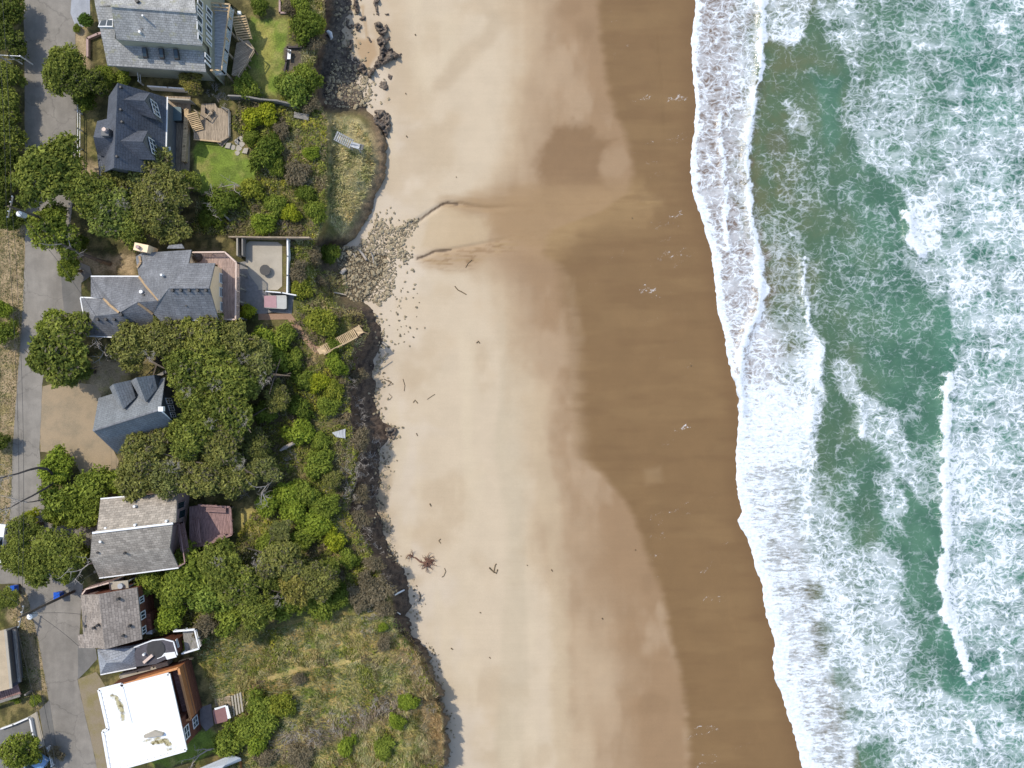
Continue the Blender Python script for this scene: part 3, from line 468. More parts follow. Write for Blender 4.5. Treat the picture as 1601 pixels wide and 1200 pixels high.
# ------------------------------------------------------------------ roads, drives, paths
def flat(name, pts, mat, h=0.02, kind='structure', ang=None):
    m = M(); q = [PG(x, y, h) for x, y in pts]; lo = [p - Vector((0, 0, h + .1)) for p in q]
    n = sum(((q[i] - q[0]).cross(q[i + 1] - q[0]) for i in range(1, len(q) - 1)), Vector())
    if n.z < 0: q.reverse(); lo.reverse()
    m.poly(q, ang)
    for i in range(len(q)):
        j = (i + 1) % len(q); m.poly([q[j], q[i], lo[i], lo[j]])
    return tag(m.build(name, mat), kind=kind)
def wob(pts, amp=1.0, step=9, seed=0, closed=True):
    """a worn edge: the outline cut into short pieces and shifted a little"""
    out = []; n = len(pts)
    for i in range(n if closed else n - 1):
        (ax, ay), (bx, by) = pts[i], pts[(i + 1) % n]; k = max(1, int(math.hypot(bx - ax, by - ay) / step))
        for j in range(k):
            x, y = ax + (bx - ax) * j / k, ay + (by - ay) * j / k
            out.append((x + amp * 2 * float(fbm(x / 8, y / 8, 3, 200 + seed)), y + amp * 2 * float(fbm(x / 8, y / 8, 3, 210 + seed))))
    return out
def asphalt(name, c, crack=.5):
    t = NT(name, .85, .25); o = t.obj(); n = t.noise(o, 14, 4, .7); n2 = t.noise(t.scaled(o, (1.4, .25, 1)), .5, 5); n3 = t.noise(o, .9, 6)
    k = t.math('MULTIPLY', t.math('MULTIPLY', t.ramp(n, .25, .75, .9, 1.1), t.ramp(n2, .3, .7, .88, 1.12)), t.ramp(n3, .3, .72, .9, 1.1))
    wn = t.n('TexNoise', i_Scale=1.2, i_Detail=5.0); t.l(o, wn.inputs['Vector']); w_ = t.n('VectorMath', operation='MULTIPLY_ADD'); t.l(wn.outputs['Color'], w_.inputs[0]); w_.inputs[1].default_value = (1.4, 1.4, 0); t.l(o, w_.inputs[2])
    v = t.n('TexVoronoi', feature='DISTANCE_TO_EDGE', i_Scale=.17); t.l(w_.outputs[0], v.inputs['Vector'])
    k = t.math('MULTIPLY', k, t.ramp(v.outputs['Distance'], .0, .012, 1 - crack * .45, 1)); s_ = t.n('VectorMath', operation='SCALE'); s_.inputs[0].default_value = c[:3]; t.l(k, s_.inputs[3]); t.col(s_.outputs[0]); t.bump(n, .3, .01); return t.m
MT['asphalt'] = asphalt('worn_asphalt', A(148, 141, 130)); MT['newasphalt'] = asphalt('dark_asphalt', A(126, 123, 117), .25); MT['slab'] = asphalt('pale_concrete', A(176, 178, 182), .2)
def gravelmat(name, c, d):
    t = NT(name, .9, .1); o = t.obj(); n = t.noise(o, 16, 4, .75); n2 = t.noise(o, .55, 6, .6); n3 = t.noise(t.scaled(o, (.3, 1.5, 1)), 1, 4)
    t.col(t.mix(t.ramp(n2, .4, .68), t.mix(t.ramp(n, .3, .7), mul(c, .82), mul(c, 1.16)), t.mix(t.ramp(n, .3, .7), mul(d, .8), mul(d, 1.2)))); t.bump(n, .5, .03); return t.m
MT['gravel'] = gravelmat('tan_gravel', A(178, 157, 127), A(160, 144, 118)); MT['shoulder'] = gravelmat('grey_gravel', A(156, 142, 118), A(146, 134, 92))
flat('road', wob([(36,-120),(112,-120),(118,60),(120,150),(119,260),(112,330),(104,400),(140,416),(144,430),(127,440),(127,492),(99,492),(76,540),(66,600),(62,700),(65,765),(76,818),(150,825),(150,850),(112,900),(130,915),(124,990),(125,1040),(121,1062),(131,1110),(150,1190),(170,1330),(116,1330),(94,1200),(84,1140),(60,1000),(42,930),(32,912),(-140,914),(-140,880),(0,878),(14,830),(18,760),(20,690),(27,600),(36,470),(40,350),(38,100)], .8, 9, 1), MT['asphalt'], .02)
flat('driveway', wob([(113,-20),(140,-20),(141,26),(130,42),(118,40),(110,20)], .3, 10, 2), MT['slab'], .03)
flat('driveway', wob([(95,424),(128,418),(143,430),(127,442),(127,490),(100,490)], .5, 9, 3), MT['newasphalt'], .03)
flat('driveway', wob([(67,604),(100,595),(150,602),(158,618),(146,672),(176,700),(186,720),(180,745),(128,742),(108,708),(63,706),(62,650)], 1.4, 8, 4), MT['gravel'], .012)
flat('driveway', wob([(121,1062),(150,1050),(166,1075),(178,1210),(186,1330),(170,1330),(150,1190),(131,1110)], 1.2, 9, 5), MT['shoulder'], .012)
flat('driveway', wob([(122,990),(130,1000),(150,1015),(152,1030),(132,1052),(122,1062)], .6, 7, 6), MT['newasphalt'], .032)
flat('driveway', wob([(61,1110),(77,1094),(84,1140),(94,1200),(116,1330),(96,1330),(78,1192),(70,1165)], .4, 9, 7), MT['newasphalt'], .034)
flat('pavement', wob([(45,1120),(58,1112),(70,1165),(58,1172)], .2, 9, 8), MT['concrete'], .05)
flat('driveway', wob([(-60,1150),(0,1141),(45,1123),(56,1168),(40,1215),(-60,1220)], .3, 9, 9), MT['newasphalt'], .03)
flat('path', wob([(415,490),(424,488),(455,490),(470,510),(493,540),(505,545),(495,553),(484,543),(462,517),(450,499),(404,500),(404,490)], .5, 6, 10), gravelmat('clay_path', A(182, 148, 124), A(168, 136, 112)), .03)
flat('patio', [(385,381),(390,377),(434,378),(441,383),(441,447),(434,453),(404,453),(404,448),(390,430),(384,415)], MT['concrete'], .05)
flat('patio', [(370,410),(385,408),(404,448),(415,456),(460,460),(456,490),(403,490),(392,492),(371,470)], plain('shade_toned_paving', A(150, 146, 142), .85, .15), .03)  # greyer paving: the shade of the long house is put into its colour
flat('patio', [(313,1106),(330,1100),(334,1133),(322,1143),(312,1130)], plain('patio_slate', A(132, 124, 122), .85, .12), .05)
flat('patio', [(258,150),(298,150),(296,260),(292,300),(256,300)], MT['wood'], .12, ang=1.5)
# ------------------------------------------------------------------ houses
MT['peachcap'] = plain('pale_cedar_cap', A(232, 166, 112), .6, .1)
MT['silver'] = shingle('silver_shingles', A(184, 182, 176), .24, .42, .14, A(168, 164, 120), .55, .18)
MT['navy'] = shingle('blue_black_shingles', A(98, 102, 110), .3, .7, .08, None, 0, .14)
MT['slate'] = shingle('slate_grey_shingles', A(140, 140, 141), .3, .7, .09, None, 0, .2)
MT['bluegrey'] = shingle('blue_grey_shingles', A(140, 143, 144), .3, .7, .07, None, 0, .12)
MT['tanroof'] = shingle('mottled_tan_shingles', A(184, 172, 156), .3, .55, .2, None, 0, .14)
MT['brownroof'] = shingle('mottled_brown_shingles', A(164, 152, 140), .3, .55, .2, None, 0, .14)
MT['palegrey'] = shingle('pale_grey_shingles', A(168, 172, 178), .3, .7, .06, None, 0, .12)
MT['flatdark'] = plain('dark_roof_felt', A(96, 92, 96), .9, .22, 1.2)
MT['flattan'] = plain('tan_roof_felt', A(196, 176, 146), .9, .12, 1.0)
t = NT('white_membrane', .6, .3); o = t.obj(); a_ = t.n('VertexColor', layer_name='Col'); n_ = t.noise(o, 1.1, 7, .7)
w_ = t.math('MULTIPLY', a_.outputs[1], 1.0); st_ = t.ramp(t.math('ADD', n_, t.math('MULTIPLY', w_, .42)), .66, .9)
t.col(t.mix(st_, t.mix(t.ramp(t.noise(o, .5, 4), .35, .7), (.80, .80, .79, 1), (.87, .87, .86, 1)), t.mix(t.ramp(t.noise(o, 3, 4), .45, .6), A(196, 184, 140), A(118, 106, 66)))); MT['whiteroof'] = t.m
def PL(l): return [PG(*p) for p in l]
def roof_part(root, mat, planes, name='roof', t=.2):
    m = M()
    for p in planes: m.slab(PL(p), t)
    return m.build(name, mat, root)
def tri(*ps): return [[ps[0], ps[i], ps[i + 1]] for i in range(1, len(ps) - 1)]
def walls(root, mat, loops, name='wall', bottom=-.1, inset=None):
    m = M()
    for lp in loops:
        q = PL(lp)
        for a, b in zip(q, q[1:] + q[:1]):
            m.poly([(a.x, a.y, G + bottom), (b.x, b.y, G + bottom), b, a])
    return m.build(name, mat, root)
def house(name, label, ctr, cat='house'): return thing(name, PG(ctr[0], ctr[1], 0), label, cat)
def on_wall(a, b, px, py):
    """where the sight line through a photo pixel meets the upright plane through a and b: distance along it, height"""
    dx, dy = b.x - a.x, b.y - a.y; L = math.hypot(dx, dy); rx, ry = (px - 800.5) * K, (600 - py) * K
    nx, ny = -dy / L, dx / L; f = (a.x * nx + a.y * ny) / (rx * nx + ry * ny)
    return ((rx * f - a.x) * dx + (ry * f - a.y) * dy) / L, H - f
def window(root, a, b, u0, u1, z0, z1, bars=0, fw=.09, mat='white', out=1, cross=0):
    """a framed window on the upright plane a-b, facing its right-hand side times out; the pane is a sub-part"""
    dx, dy = (b.x - a.x), (b.y - a.y); L = math.hypot(dx, dy); dx /= L; dy /= L; nx, ny = dy * out, -dx * out
    pt = lambda u, z, o: Vector((a.x + dx * u + nx * o, a.y + dy * u + ny * o, z))
    m = M()
    def bar(ua, ub, za, zb, o):
        f = [pt(ua, za, o), pt(ub, za, o), pt(ub, zb, o), pt(ua, zb, o)]; k = [pt(ua, za, 0), pt(ub, za, 0), pt(ub, zb, 0), pt(ua, zb, 0)]; m.poly(f)
        for i in range(4): m.poly([f[i], k[i], k[(i + 1) % 4], f[(i + 1) % 4]])
    bar(u0, u1, z1 - fw, z1, .07); bar(u0, u1, z0, z0 + fw, .08); bar(u0, u0 + fw, z0 + fw, z1 - fw, .07); bar(u1 - fw, u1, z0 + fw, z1 - fw, .07)
    for i in range(bars): c = u0 + (u1 - u0) * (i + 1) / (bars + 1); bar(c - fw * .4, c + fw * .4, z0 + fw, z1 - fw, .065)
    for i in range(cross): c = z0 + (z1 - z0) * (i + 1) / (cross + 1); bar(u0 + fw, u1 - fw, c - fw * .35, c + fw * .35, .062)
    w = m.build('window', MT[mat], root); g = M(); g.poly([pt(u0 + fw * .5, z0 + fw * .5, .03), pt(u1 - fw * .5, z0 + fw * .5, .03), pt(u1 - fw * .5, z1 - fw * .5, .03), pt(u0 + fw * .5, z1 - fw * .5, .03)]); g.build('pane', MT['glass'], w); return w
def window_px(root, a, b, p, q, **kw):
    u0, z1 = on_wall(a, b, *p); u1, z0 = on_wall(a, b, *q)
    if u1 < u0: u0, u1 = u1, u0
    return window(root, a, b, u0, u1, max(min(z0, z1), G + .1), max(z0, z1), **kw)
def pipe(root, px, py, h, hh=.7, r=.09, mat='darkmetal', name='vent_pipe'):
    m = M(); p = PG(px, py, h); m.tube([p - Vector((0, 0, .3)), p + Vector((0, 0, hh))], r, 8); return m.build(name, MT[mat], root)
def gutter(root, pts, mat='white', name='gutter', w=.13):
    m = M(); q = PL(pts)
    for a, b in zip(q, q[1:]): m.beam(a, b, w, .12)
    return m.build(name, MT[mat], root)
def rail(root, pts, h0, hgt, mat='white', post=1.4, rw=.09, glass=None, mid=1, name='railing', slats=0):
    """a railing along photo pixels pts (measured at its top), with posts, rails and perhaps glass"""
    m = M(); g = M(); q = [PG(x, y, h0 + hgt) for x, y in pts]
    for a, b in zip(q, q[1:]):
        L = (b - a).length; n = max(1, round(L / post)); m.beam(a, b, rw * 1.3, .06)
        for k in range(1, mid + 1): dz = Vector((0, 0, hgt * k / (mid + 1))); m.beam(a - dz, b - dz, rw * .5, .05)
        for i in range(n + 1): p = a.lerp(b, i / n); m.box((p.x, p.y, p.z - hgt), (rw, rw, hgt - .05), 0)
        if slats:
            for i in range(int(L / .14)): p = a.lerp(b, (i + .5) * .14 / L); m.box((p.x, p.y, p.z - hgt + .08), (.04, .04, hgt - .14), 0)
        if glass: z = Vector((0, 0, hgt * .9)); g.slab([a - z * .1, b - z * .1, b - z * .1 + Vector((.02, .02, 0)), a - z * .1 + Vector((.02, .02, 0))], hgt * .8)
    r = m.build(name, MT[mat], root)
    if glass: g.build('glass_panel', MT[glass], r)
    return r
def deck(root, pts, h, mat, hp, ang=0.0, t=.2, name='floor', posts=0, pmat='wood'):
    """a platform whose outline was measured at height hp in the photo"""
    m = M(); q = [PG(x, y, hp) for x, y in pts]; q = [Vector((p.x, p.y, G + h)) for p in q]; m.slab(q, t, ang); o = m.build(name, MT[mat], root)
    if posts:
        for i, p in enumerate(q):
            c = sum(q, Vector()) / len(q); p = p.lerp(c, .06); k = M(); k.box((p.x, p.y, G - .1), (.16, .16, h + .1 - t), 0); k.build('post', MT[pmat], root)
    return o
def stairs(root, a, b, wid, n, mat, name='step', sides=True, smat=None, thick=.05, run=None):
    """treads between world points a (top) and b (bottom)"""
    a, b = Vector(a), Vector(b); d_ = b - a; hz = Vector((d_.x, d_.y, 0)); L = hz.length; hz.normalize(); sd_ = Vector((-hz.y, hz.x, 0)) * wid / 2; run = run or L / n * .8; m = M()
    for i in range(n):
        p = a + d_ * ((i + .5) / n); m.slab([p - hz * run / 2 - sd_, p + hz * run / 2 - sd_, p + hz * run / 2 + sd_, p - hz * run / 2 + sd_], thick, math.atan2(sd_.y, sd_.x))
    o = m.build('treads', MT[mat], root)
    if sides:
        for s_ in (-1, 1):
            k = M(); k.beam(a + sd_ * s_ * 1.04, b + sd_ * s_ * 1.04, .06, .24); k.build('stringer', MT[smat or mat], root)
    return o
GLASSY = NT('clear_rail_glass', .05, .5); GLASSY.b.inputs['Base Color'].default_value = (.55, .62, .6, 1); GLASSY.b.inputs['Alpha'].default_value = .35; MT['railglass'] = GLASSY.m

# --- silver shingled house at the top
h = house('shingled_house', 'large house with weathered silver shingle roof and tall sea-facing windows', (240, 60))
roof_part(h, MT['silver'], [[(173,8,8.6),(306,18,8.6),(316,71,6.6),(182,61,6.6)], [(306,18,8.6),(173,8,8.6),(168,-60,6.2),(300,-52,6.2)]])
roof_part(h, MT['silver'], [[(149,9,6.2),(310,17,6.2),(322,112,3.9),(168,102,3.9)], [(149,9,6.2),(174,8,6.2),(170,-50,4.6),(140,-50,4.6)]], 'lower_roof')
walls(h, MT['beige'], [[(172,97,3.75),(316,106,3.75),(303,17,6.05),(299,-45,6.0),(152,-45,4.4),(155,12,6.0)], [(180,60,6.4),(312,69,6.4),(303,18,8.4),(298,-48,6.0),(174,-55,6.0),(177,8,8.4)]])
a, b = PG(303.5, 18, 8.4), PG(313.5, 69, 6.4); a = Vector((-32.75, 45, 0)); b = Vector((-32.75, 30, 0))
mw = M(); mw.poly([(-32.8, 41.2, G), (-32.8, 34.0, G), (-32.8, 34.0, G + 3.72), (-32.8, 36.4, G + 4.6), (-32.8, 36.4, G + 6.5), (-32.8, 39.0, G + 8.4), (-32.8, 44, G + 6.2), (-32.8, 44, G)]); mw.build('sea_facade', MT['beige'], h)
for p, q in (((308.5,-6),(316.5,15)), ((307.5,8),(316.5,27)), ((307,18.5),(316,41)), ((307.5,32.5),(315.5,54.5)), ((309,50),(315.5,68)), ((322,7),(331,28)), ((321.5,20),(330.5,40)), ((321.5,34.5),(330.5,55)), ((322,49),(330.5,63)), ((322,58),(330.5,73.5)), ((320,81),(329,98)), ((320,93),(329,106))): window_px(h, a, b, p, q, out=-1, fw=.12)
m = M(); m.tube([PG(233, 34, 7.3), PG(233, 34, 7.3) + Vector((0, 0, 1.5))], .11, 8); m.build('flue', MT['metal'], h); pipe(h, 221, 52, 6.9, .5, .14, 'white'); pipe(h, 224, 46, 7.1, .3); pipe(h, 216, 3, 8.3, .4, .2)
gutter(h, [(173,8,8.68),(306,18,8.68)], 'silver', 'ridge_cap', .3)
for x in (227, 253, 276):
    m = M(); q = [PG(x - 4, 75 + (x - 227) * .05, 5.0), PG(x + 3, 75 + (x - 227) * .05, 5.0), PG(x + 5, 91 + (x - 227) * .05, 4.6), PG(x - 2, 91 + (x - 227) * .05, 4.6)]; m.slab([p + Vector((0, 0, .26)) for p in q], .35); k = m.build('skylight', MT['darkmetal'], h); g = M(); c = sum(q, Vector()) / 4; g.poly([c.lerp(p, .78) + Vector((0, 0, .275)) for p in q]); g.build('pane', MT['glass'], k)
m = M(); q = PL([(155,43,5.3),(160,31,5.4),(178,31,5.5),(178,43,5.4)]); m.slab([p + Vector((0, 0, .25)) for p in q], .3); k = m.build('skylight', MT['white'], h); g = M()
for f0, f1 in ((.05, .5), (.56, .96)): g.poly([(q[0].lerp(q[3], f0)).lerp(q[1].lerp(q[2], f0), .12) + Vector((0, 0, .265)), (q[0].lerp(q[3], f1)).lerp(q[1].lerp(q[2], f1), .12) + Vector((0, 0, .265)), (q[0].lerp(q[3], f1)).lerp(q[1].lerp(q[2], f1), .88) + Vector((0, 0, .265)), (q[0].lerp(q[3], f0)).lerp(q[1].lerp(q[2], f0), .88) + Vector((0, 0, .265))])
g.build('pane', MT['glass'], k)
# its raised deck
dk = thing('raised_deck', PG(350, 70, 0), 'pale raised deck with glass railing and stairs beside the silver shingled house', 'deck')
deck(dk, [(326,-2),(359,4),(355,40),(350,75),(346,109),(328,110)], 3.0, 'palefloor', 4.1, .1, .35, posts=1)
rail(dk, [(325,3),(359,6),(354,40),(350,75),(346,109),(329,109)], 3.0, 1.1, 'fresh', 1.5, .12, 'railglass', 0)
rail(dk, [(328,9.5),(358,12)], 3.0, 1.0, 'fresh', 2, .1, None, 0); rail(dk, [(331,15),(357,17)], 3.0, .95, 'fresh', 2, .08, None, 0)
deck(dk, [(370,66),(388,62),(398,76),(386,100),(372,119),(362,117),(366,90)], 1.3, 'wood', 1.3, .5, .2, posts=1)
rail(dk, [(372,58),(397,77),(372,118)], 1.3, .8, 'wood', 1.3, .1, None, 1)
stairs(dk, PG(372, 24, 2.9), PG(383, 62, 1.4), 1.5, 10, 'fresh')
k = M(); p = PG(386, 36, 0); k.box((p.x, p.y, G), (.12, .12, 2.3)); k.build('post', MT['wood'], dk); k = M(); k.box((p.x, p.y, G + 2.3), (.35, .35, .3)); k.build('lamp', MT['white'], dk)

# --- navy house with dormers
h = house('dormer_house', 'dark navy shingled house with two sea-facing dormers and a stub chimney', (205, 200))
roof_part(h, MT['navy'], [[(184,129,7.5),(261,152,3.4),(258,275,3.4),(178,262,7.5)], [(184,129,7.5),(178,262,7.5),(160,270,3.6),(170,150,3.6)]])
roof_part(h, MT['navy'], [[(146,214,6.0),(182,217,6.6),(180,182,4.2),(152,189,3.9)], [(146,214,6.0),(182,217,6.6),(174,248,4.2),(152,241,3.9)]], 'wing_roof'); roof_part(h, MT['navy'], [[(152,241,3.3),(174,247,4.0),(172,276,3.9),(155,275,3.2)]], 'porch_roof')
walls(h, MT['greywall'], [[(186,133,7.2),(257,155,3.3),(255,271,3.3),(180,259,7.2),(163,266,3.5),(172,153,3.5)], [(149,214,5.8),(180,186,4.0),(155,192,3.8)], [(149,214,5.8),(155,238,3.8),(174,244,4.0),(180,216,6.2)]])
for ap, rg, nb, nf, sf, sb in (((226,157,7.2),(187,155,7.0),(205,144,5.75),(234,145,5.7),(246,187,5.5),(217,178,5.6)), ((223,221,7.2),(180,220,7.1),(195,204,5.75),(231,204,5.7),(243,250,5.5),(208,248,5.6))):
    dm = roof_part(h, MT['navy'], [[rg, ap, nf, nb], [rg, ap, sf, sb]], 'dormer', .14)
    A_, N_, S_ = PG(*ap), PG(*nf), PG(*sf); N2, S2 = N_.lerp(S_, .08), S_.lerp(N_, .08); bx = Vector((-.12, 0, 0)); m = M()
    m.poly([N2 + bx, A_ + bx - Vector((0, 0, .1)), S2 + bx, (S2.x - .12, S2.y, G + 3.4), (N2.x - .12, N2.y, G + 3.4)])
    for s_, bk in ((N2, PG(*nb)), (S2, PG(*sb))): m.poly([s_ + bx, bk, (bk.x, bk.y, G + 3.4), (s_.x - .12, s_.y, G + 3.4)])
    m.build('front', MT['bluewall'] if 'bluewall' in MT else MT['greywall'], dm)
    L = (S2 - N2).length; window(dm, N2 + bx, S2 + bx, L * .16, L * .84, G + 4.15, G + 5.75, bars=2, cross=1, out=-1)
gutter(h, [(261.5,151,3.42),(258.5,276,3.42)], 'white'); m = M(); q = PG(169, 209, 6.3); m.box((q.x, q.y, G + 5), (.8, .8, 2.0)); m.build('chimney', MT['greywall'], h); m = M(); m.tube([(q.x + .1, q.y + .15, G + 7), (q.x + .1, q.y + .15, G + 7.4)], .22, 8); m.build('chimney_pot', MT['peach'], h)
for x, y, z in ((190, 172, 7.1), (192, 191, 7.0), (190, 137, 7.2), (184, 245, 7.2)): pipe(h, x, y, z, .3, .12)
m = M(); q = PL([(259,230,2.9),(266,229,2.8),(265,254,2.8),(258,255,2.9)]); m.slab(q, .15); k = m.build('awning', MT['white'], h); g = M(); c = sum(q, Vector()) / 4; g.poly([c.lerp(p, .8) + Vector((0, 0, .01)) for p in q]); g.build('pane', plain('teal_glass', A(110, 160, 165), .15, .05), k)

# --- long grey house with many hips
h = house('hipped_house', 'long slate grey house with many hips, valleys and a cream sea gable', (250, 455))
roof_part(h, MT['slate'], [[(265,449,7.8),(327,449,7.8),(336,411,5.8),(295,411,5.9)], [(265,449,7.8),(295,411,5.9),(299,390,4.8),(222,395,4.8)], [(265,449,7.8),(222,395,4.8),(212,401,4.2),(217,432,4.3),(249,470,6.5)], [(265,449,7.8),(327,449,7.8),(341,499,5.1),(285,500,5.1)], [(265,449,7.8),(285,500,5.1),(262,513,4.4),(240,490,5.2),(249,470,6.6)]], t=.22)
roof_part(h, MT['slate'], [[(142,432,3.2),(217,432,3.3),(249,470,5.8),(215,472,5.8),(188,488,5.6)], [(142,432,3.2),(142,464,3.2),(162,466,3.4),(188,488,5.6)], [(190,488,5.5),(215,472,5.8),(249,470,5.8),(240,490,4.6),(240,508,3.5),(202,516,3.4)]], 'middle_roof')
roof_part(h, MT['slate'], [[(126,465,3.0),(162,466,3.2),(190,489,5.3),(148,494,5.0)], [(126,465,3.0),(148,494,5.0),(136,524,3.0)], [(148,494,5.0),(190,489,5.3),(202,516,3.5),(182,526,3.0),(136,524,3.0)]], 'garage_roof')
roof_part(h, MT['slate'], [[(261,388,4.8),(264,383,4.5),(284,381,4.5),(288,388,4.9)]], 'bay_roof')
walls(h, MT['cream'], [[(226,399,4.5),(292,394,4.6),(293,414,5.6),(333,414,5.6),(322.3,449,7.5),(337,496,4.9),(288,497,4.8),(263,508,4.2),(242,488,4.4),(222,432,4.0)], [(146,436,3.0),(215,436,3.1),(238,470,3.1),(237,504,3.2),(203,512,3.2),(182,522,2.85),(139,520,2.85),(130,468,2.85),(146,467,2.9)]])
a, b = PG(333, 414, 5.6), PG(337, 496, 4.9)
m = M(); e0, e1 = PG(336, 410.5, 5.85), PG(341.5, 499.5, 5.1); mid_ = PG(327.5, 449, 7.75)
for p, q in (((343,426),(349,444)), ((343,448),(348.5,465)), ((344,471),(348.5,487))): window_px(h, a, b, p, q, out=-1, fw=.1, cross=1)
gutter(h, [(142,431.5,3.25),(217,431.5,3.35)]); gutter(h, [(125.5,464.5,3.05),(161,465.5,3.2)]); gutter(h, [(136,525,3.0),(182,527,3.0)]); gutter(h, [(285,500.5,5.1),(342,499.5,5.1)]); gutter(h, [(125.5,465,3.05),(136,525,3.05)])
gutter(h, [(265,449,7.9),(327,449,7.9)], 'slate', 'ridge_cap', .22)
mo = plain('orange_moss', A(184, 156, 120), .95, .25, 5)
for ln in ([(217,432,4.45),(230,449,5.1),(248,469,6.1)], [(162,466,3.45),(172,477,4.4),(186,488,5.35)], [(218,400,4.75),(220,410,4.85),(214,418,4.4)], [(216,474,5.75),(230,484,5.1),(239,491,4.7)]):
    q = PL(ln); m = M()
    for u, v in zip(q, q[1:]): m.beam(u + Vector((0, 0, .05)), v + Vector((0, 0, .05)), .24, .06)
    m.build('valley_moss', mo, h)

m = M(); q = PG(227, 389, 4.8); m.box((q.x, q.y, G + 3.5), (1.5, .8, 2.3), -.2); m.build('chimney', MT['cream'], h)
m = M(); m.tube([(q.x - .2, q.y, G + 5.8), (q.x - .2, q.y, G + 6.2)], .2, 8); m.build('chimney_pot', MT['pinkwall'], h)
for i in range(5): pipe(h, 271 + i * 13, 454, 7.5, .35, .16)
for i in range(3): pipe(h, 154 + i * 13, 499.5, 4.6, .35, .16)
pipe(h, 191, 492, 5.2, .4, .17); pipe(h, 222, 456, 4.9, .3, .2, 'white'); pipe(h, 226, 461, 5.0, .3, .12); pipe(h, 254, 430, 7.1, .35, .13, 'white'); pipe(h, 292, 478, 6.2, .2, .1)
dk = thing('balcony_deck', PG(360, 450, 0), 'pink brown balcony deck with a peach rail wrapping the long grey house', 'deck')
deck(dk, [(301,394),(351,394),(369,410),(368,499),(337,499),(335,411),(301,411)], 3.0, 'browndeck', 4.0, 1.57, .3); rail(dk, [(301,394),(351,393.5),(369,410),(368,499),(342,499)], 3.0, 1.0, 'peach', 1.4, .12, 'peachpanel' if 'peachpanel' in MT else None, 0, slats=1)
for x, y in ((372, 410), (372, 427), (371, 449), (371, 470), (371, 496)):
    p = PG(x, y, 3); k = M(); k.box((p.x, p.y, G - .1), (.16, .16, 2.8)); k.build('post', MT['greywood'], dk)
k = M(); p = PG(310, 402, 3); k.tube([p, p + Vector((0, 0, .5)), p + Vector((0, 0, .9))], [.5, .45, .1], 10); k.build('planter', MT['darkbark'], dk)

# --- blue-grey house set askew
h = house('angled_house', 'blue-grey house set askew behind a gravel yard, two dormer ridges facing inland', (210, 650))
roof_part(h, MT['bluegrey'], [[(145,673,7.5),(250,640,7.5),(257,590,4.0),(154,622,4.0)], [(145,673,7.5),(250,640,7.5),(283,673,3.6),(183,709,3.6)]])
for rf, rb, wf, wb, ef, eb in (((177,600,6.9),(193,639,6.75),(171,605,5.4),(184,632,6.0),(204,594,5.3),(212,621,5.6)), ((213,590,6.9),(228,628,6.75),(204,595,5.4),(219,622,6.0),(241,586,5.3),(246,607,5.2))):
    dm = roof_part(h, MT['bluegrey'], [[rf, rb, wb, wf], [rf, rb, eb, ef]], 'dormer', .16); m = M(); Wf, Ef, Rf = PG(*wf), PG(*ef), PG(*rf)
    m.poly([Wf, Rf - Vector((0, 0, .1)), Ef, (Ef.x, Ef.y, G + 3.6), (Wf.x, Wf.y, G + 3.6)])
    for s_, bk in ((Wf, PG(*wb)), (Ef, PG(*eb))): m.poly([s_, bk, (bk.x, bk.y, G + 3.6), (s_.x, s_.y, G + 3.6)])
    m.build('front', MT['darkwall'], dm)
walls(h, MT['darkwall'], [[(157,626,3.85),(254,596,3.85),(244.5,640,7.3),(279,671,3.5),(185,704,3.5),(148,673,7.3)]])
a, b = PG(254, 596, 3.85), PG(279, 671, 3.5)
for p, q in (((258,622),(270,631)), ((262,633),(273,642)), ((265,644),(275,652))): window_px(h, a, b, p, q, bars=1, cross=1, out=-1, fw=.1)
gutter(h, [(250,640,7.55),(271,661,4.95),(283,673,3.65)], 'white', 'rake_board', .16); gutter(h, [(250,640,7.55),(257,590,4.05)], 'bluegrey', 'rake_board', .16); gutter(h, [(145,673,7.6),(250,640,7.6)], 'slate', 'ridge_cap', .2); pipe(h, 211, 660, 6.3, .25, .16)
m = M(); p = PG(253, 639, 7.5); m.box((p.x, p.y, G + 7.3), (.5, .5, .5)); m.build('finial', MT['white'], h)
m = M(); q = PG(253, 582, 2.5); m.slab(PL([(240,588,2.6),(262,577,2.6),(265,580,2.6),(243,592,2.6)]), .12); m.build('lower_roof', MT['greywood'], h)

# --- tan house with a broken-pitch roof
h = house('tan_roofed_house', 'house with mottled tan roof, white ridge line and a plum balcony', (210, 830))
roof_part(h, MT['tanroof'], [[(144,833,6.7),(270,818,6.7),(275,816,6.5),(277,769,4.0),(157,780,4.0),(152,828,6.3)], [(144,833,6.7),(270,818,6.7),(265,856,5.2),(141,872,5.2)], [(141,872,5.2),(265,856,5.2),(279,887,3.4),(155,903,3.4)]])
walls(h, MT['pinkwall'], [[(160,784,3.85),(275,773,3.85),(254,818,6.5),(257,856,4.9),(262,886,3.3),(158,899,3.25),(144,872,5.0),(148,833,6.5)]])
gutter(h, [(144,833,6.82),(270,818,6.82)], 'white', 'ridge_flashing', .2); gutter(h, [(155,903.5,3.42),(279,887.5,3.42)]); gutter(h, [(157,779.5,4.02),(214,774,4.02)])
a, b = PG(275, 773, 3.85), PG(254, 818, 6.5)
for p, q in (((277.5,785),(287.5,793)), ((279.5,798),(289,807.5))): window_px(h, a, b, p, q, out=-1, fw=.08, mat='pinkwall')
for x, y, z in ((166, 825, 6.1), (212, 820, 6.4), (261, 814, 6.5), (158, 846, 6.1), (211, 791, 5.0), (154, 863, 5.4), (150, 893, 3.6), (196, 864, 5.3)): pipe(h, x, y, z, .25, .14, 'white' if y < 850 else 'darkmetal')
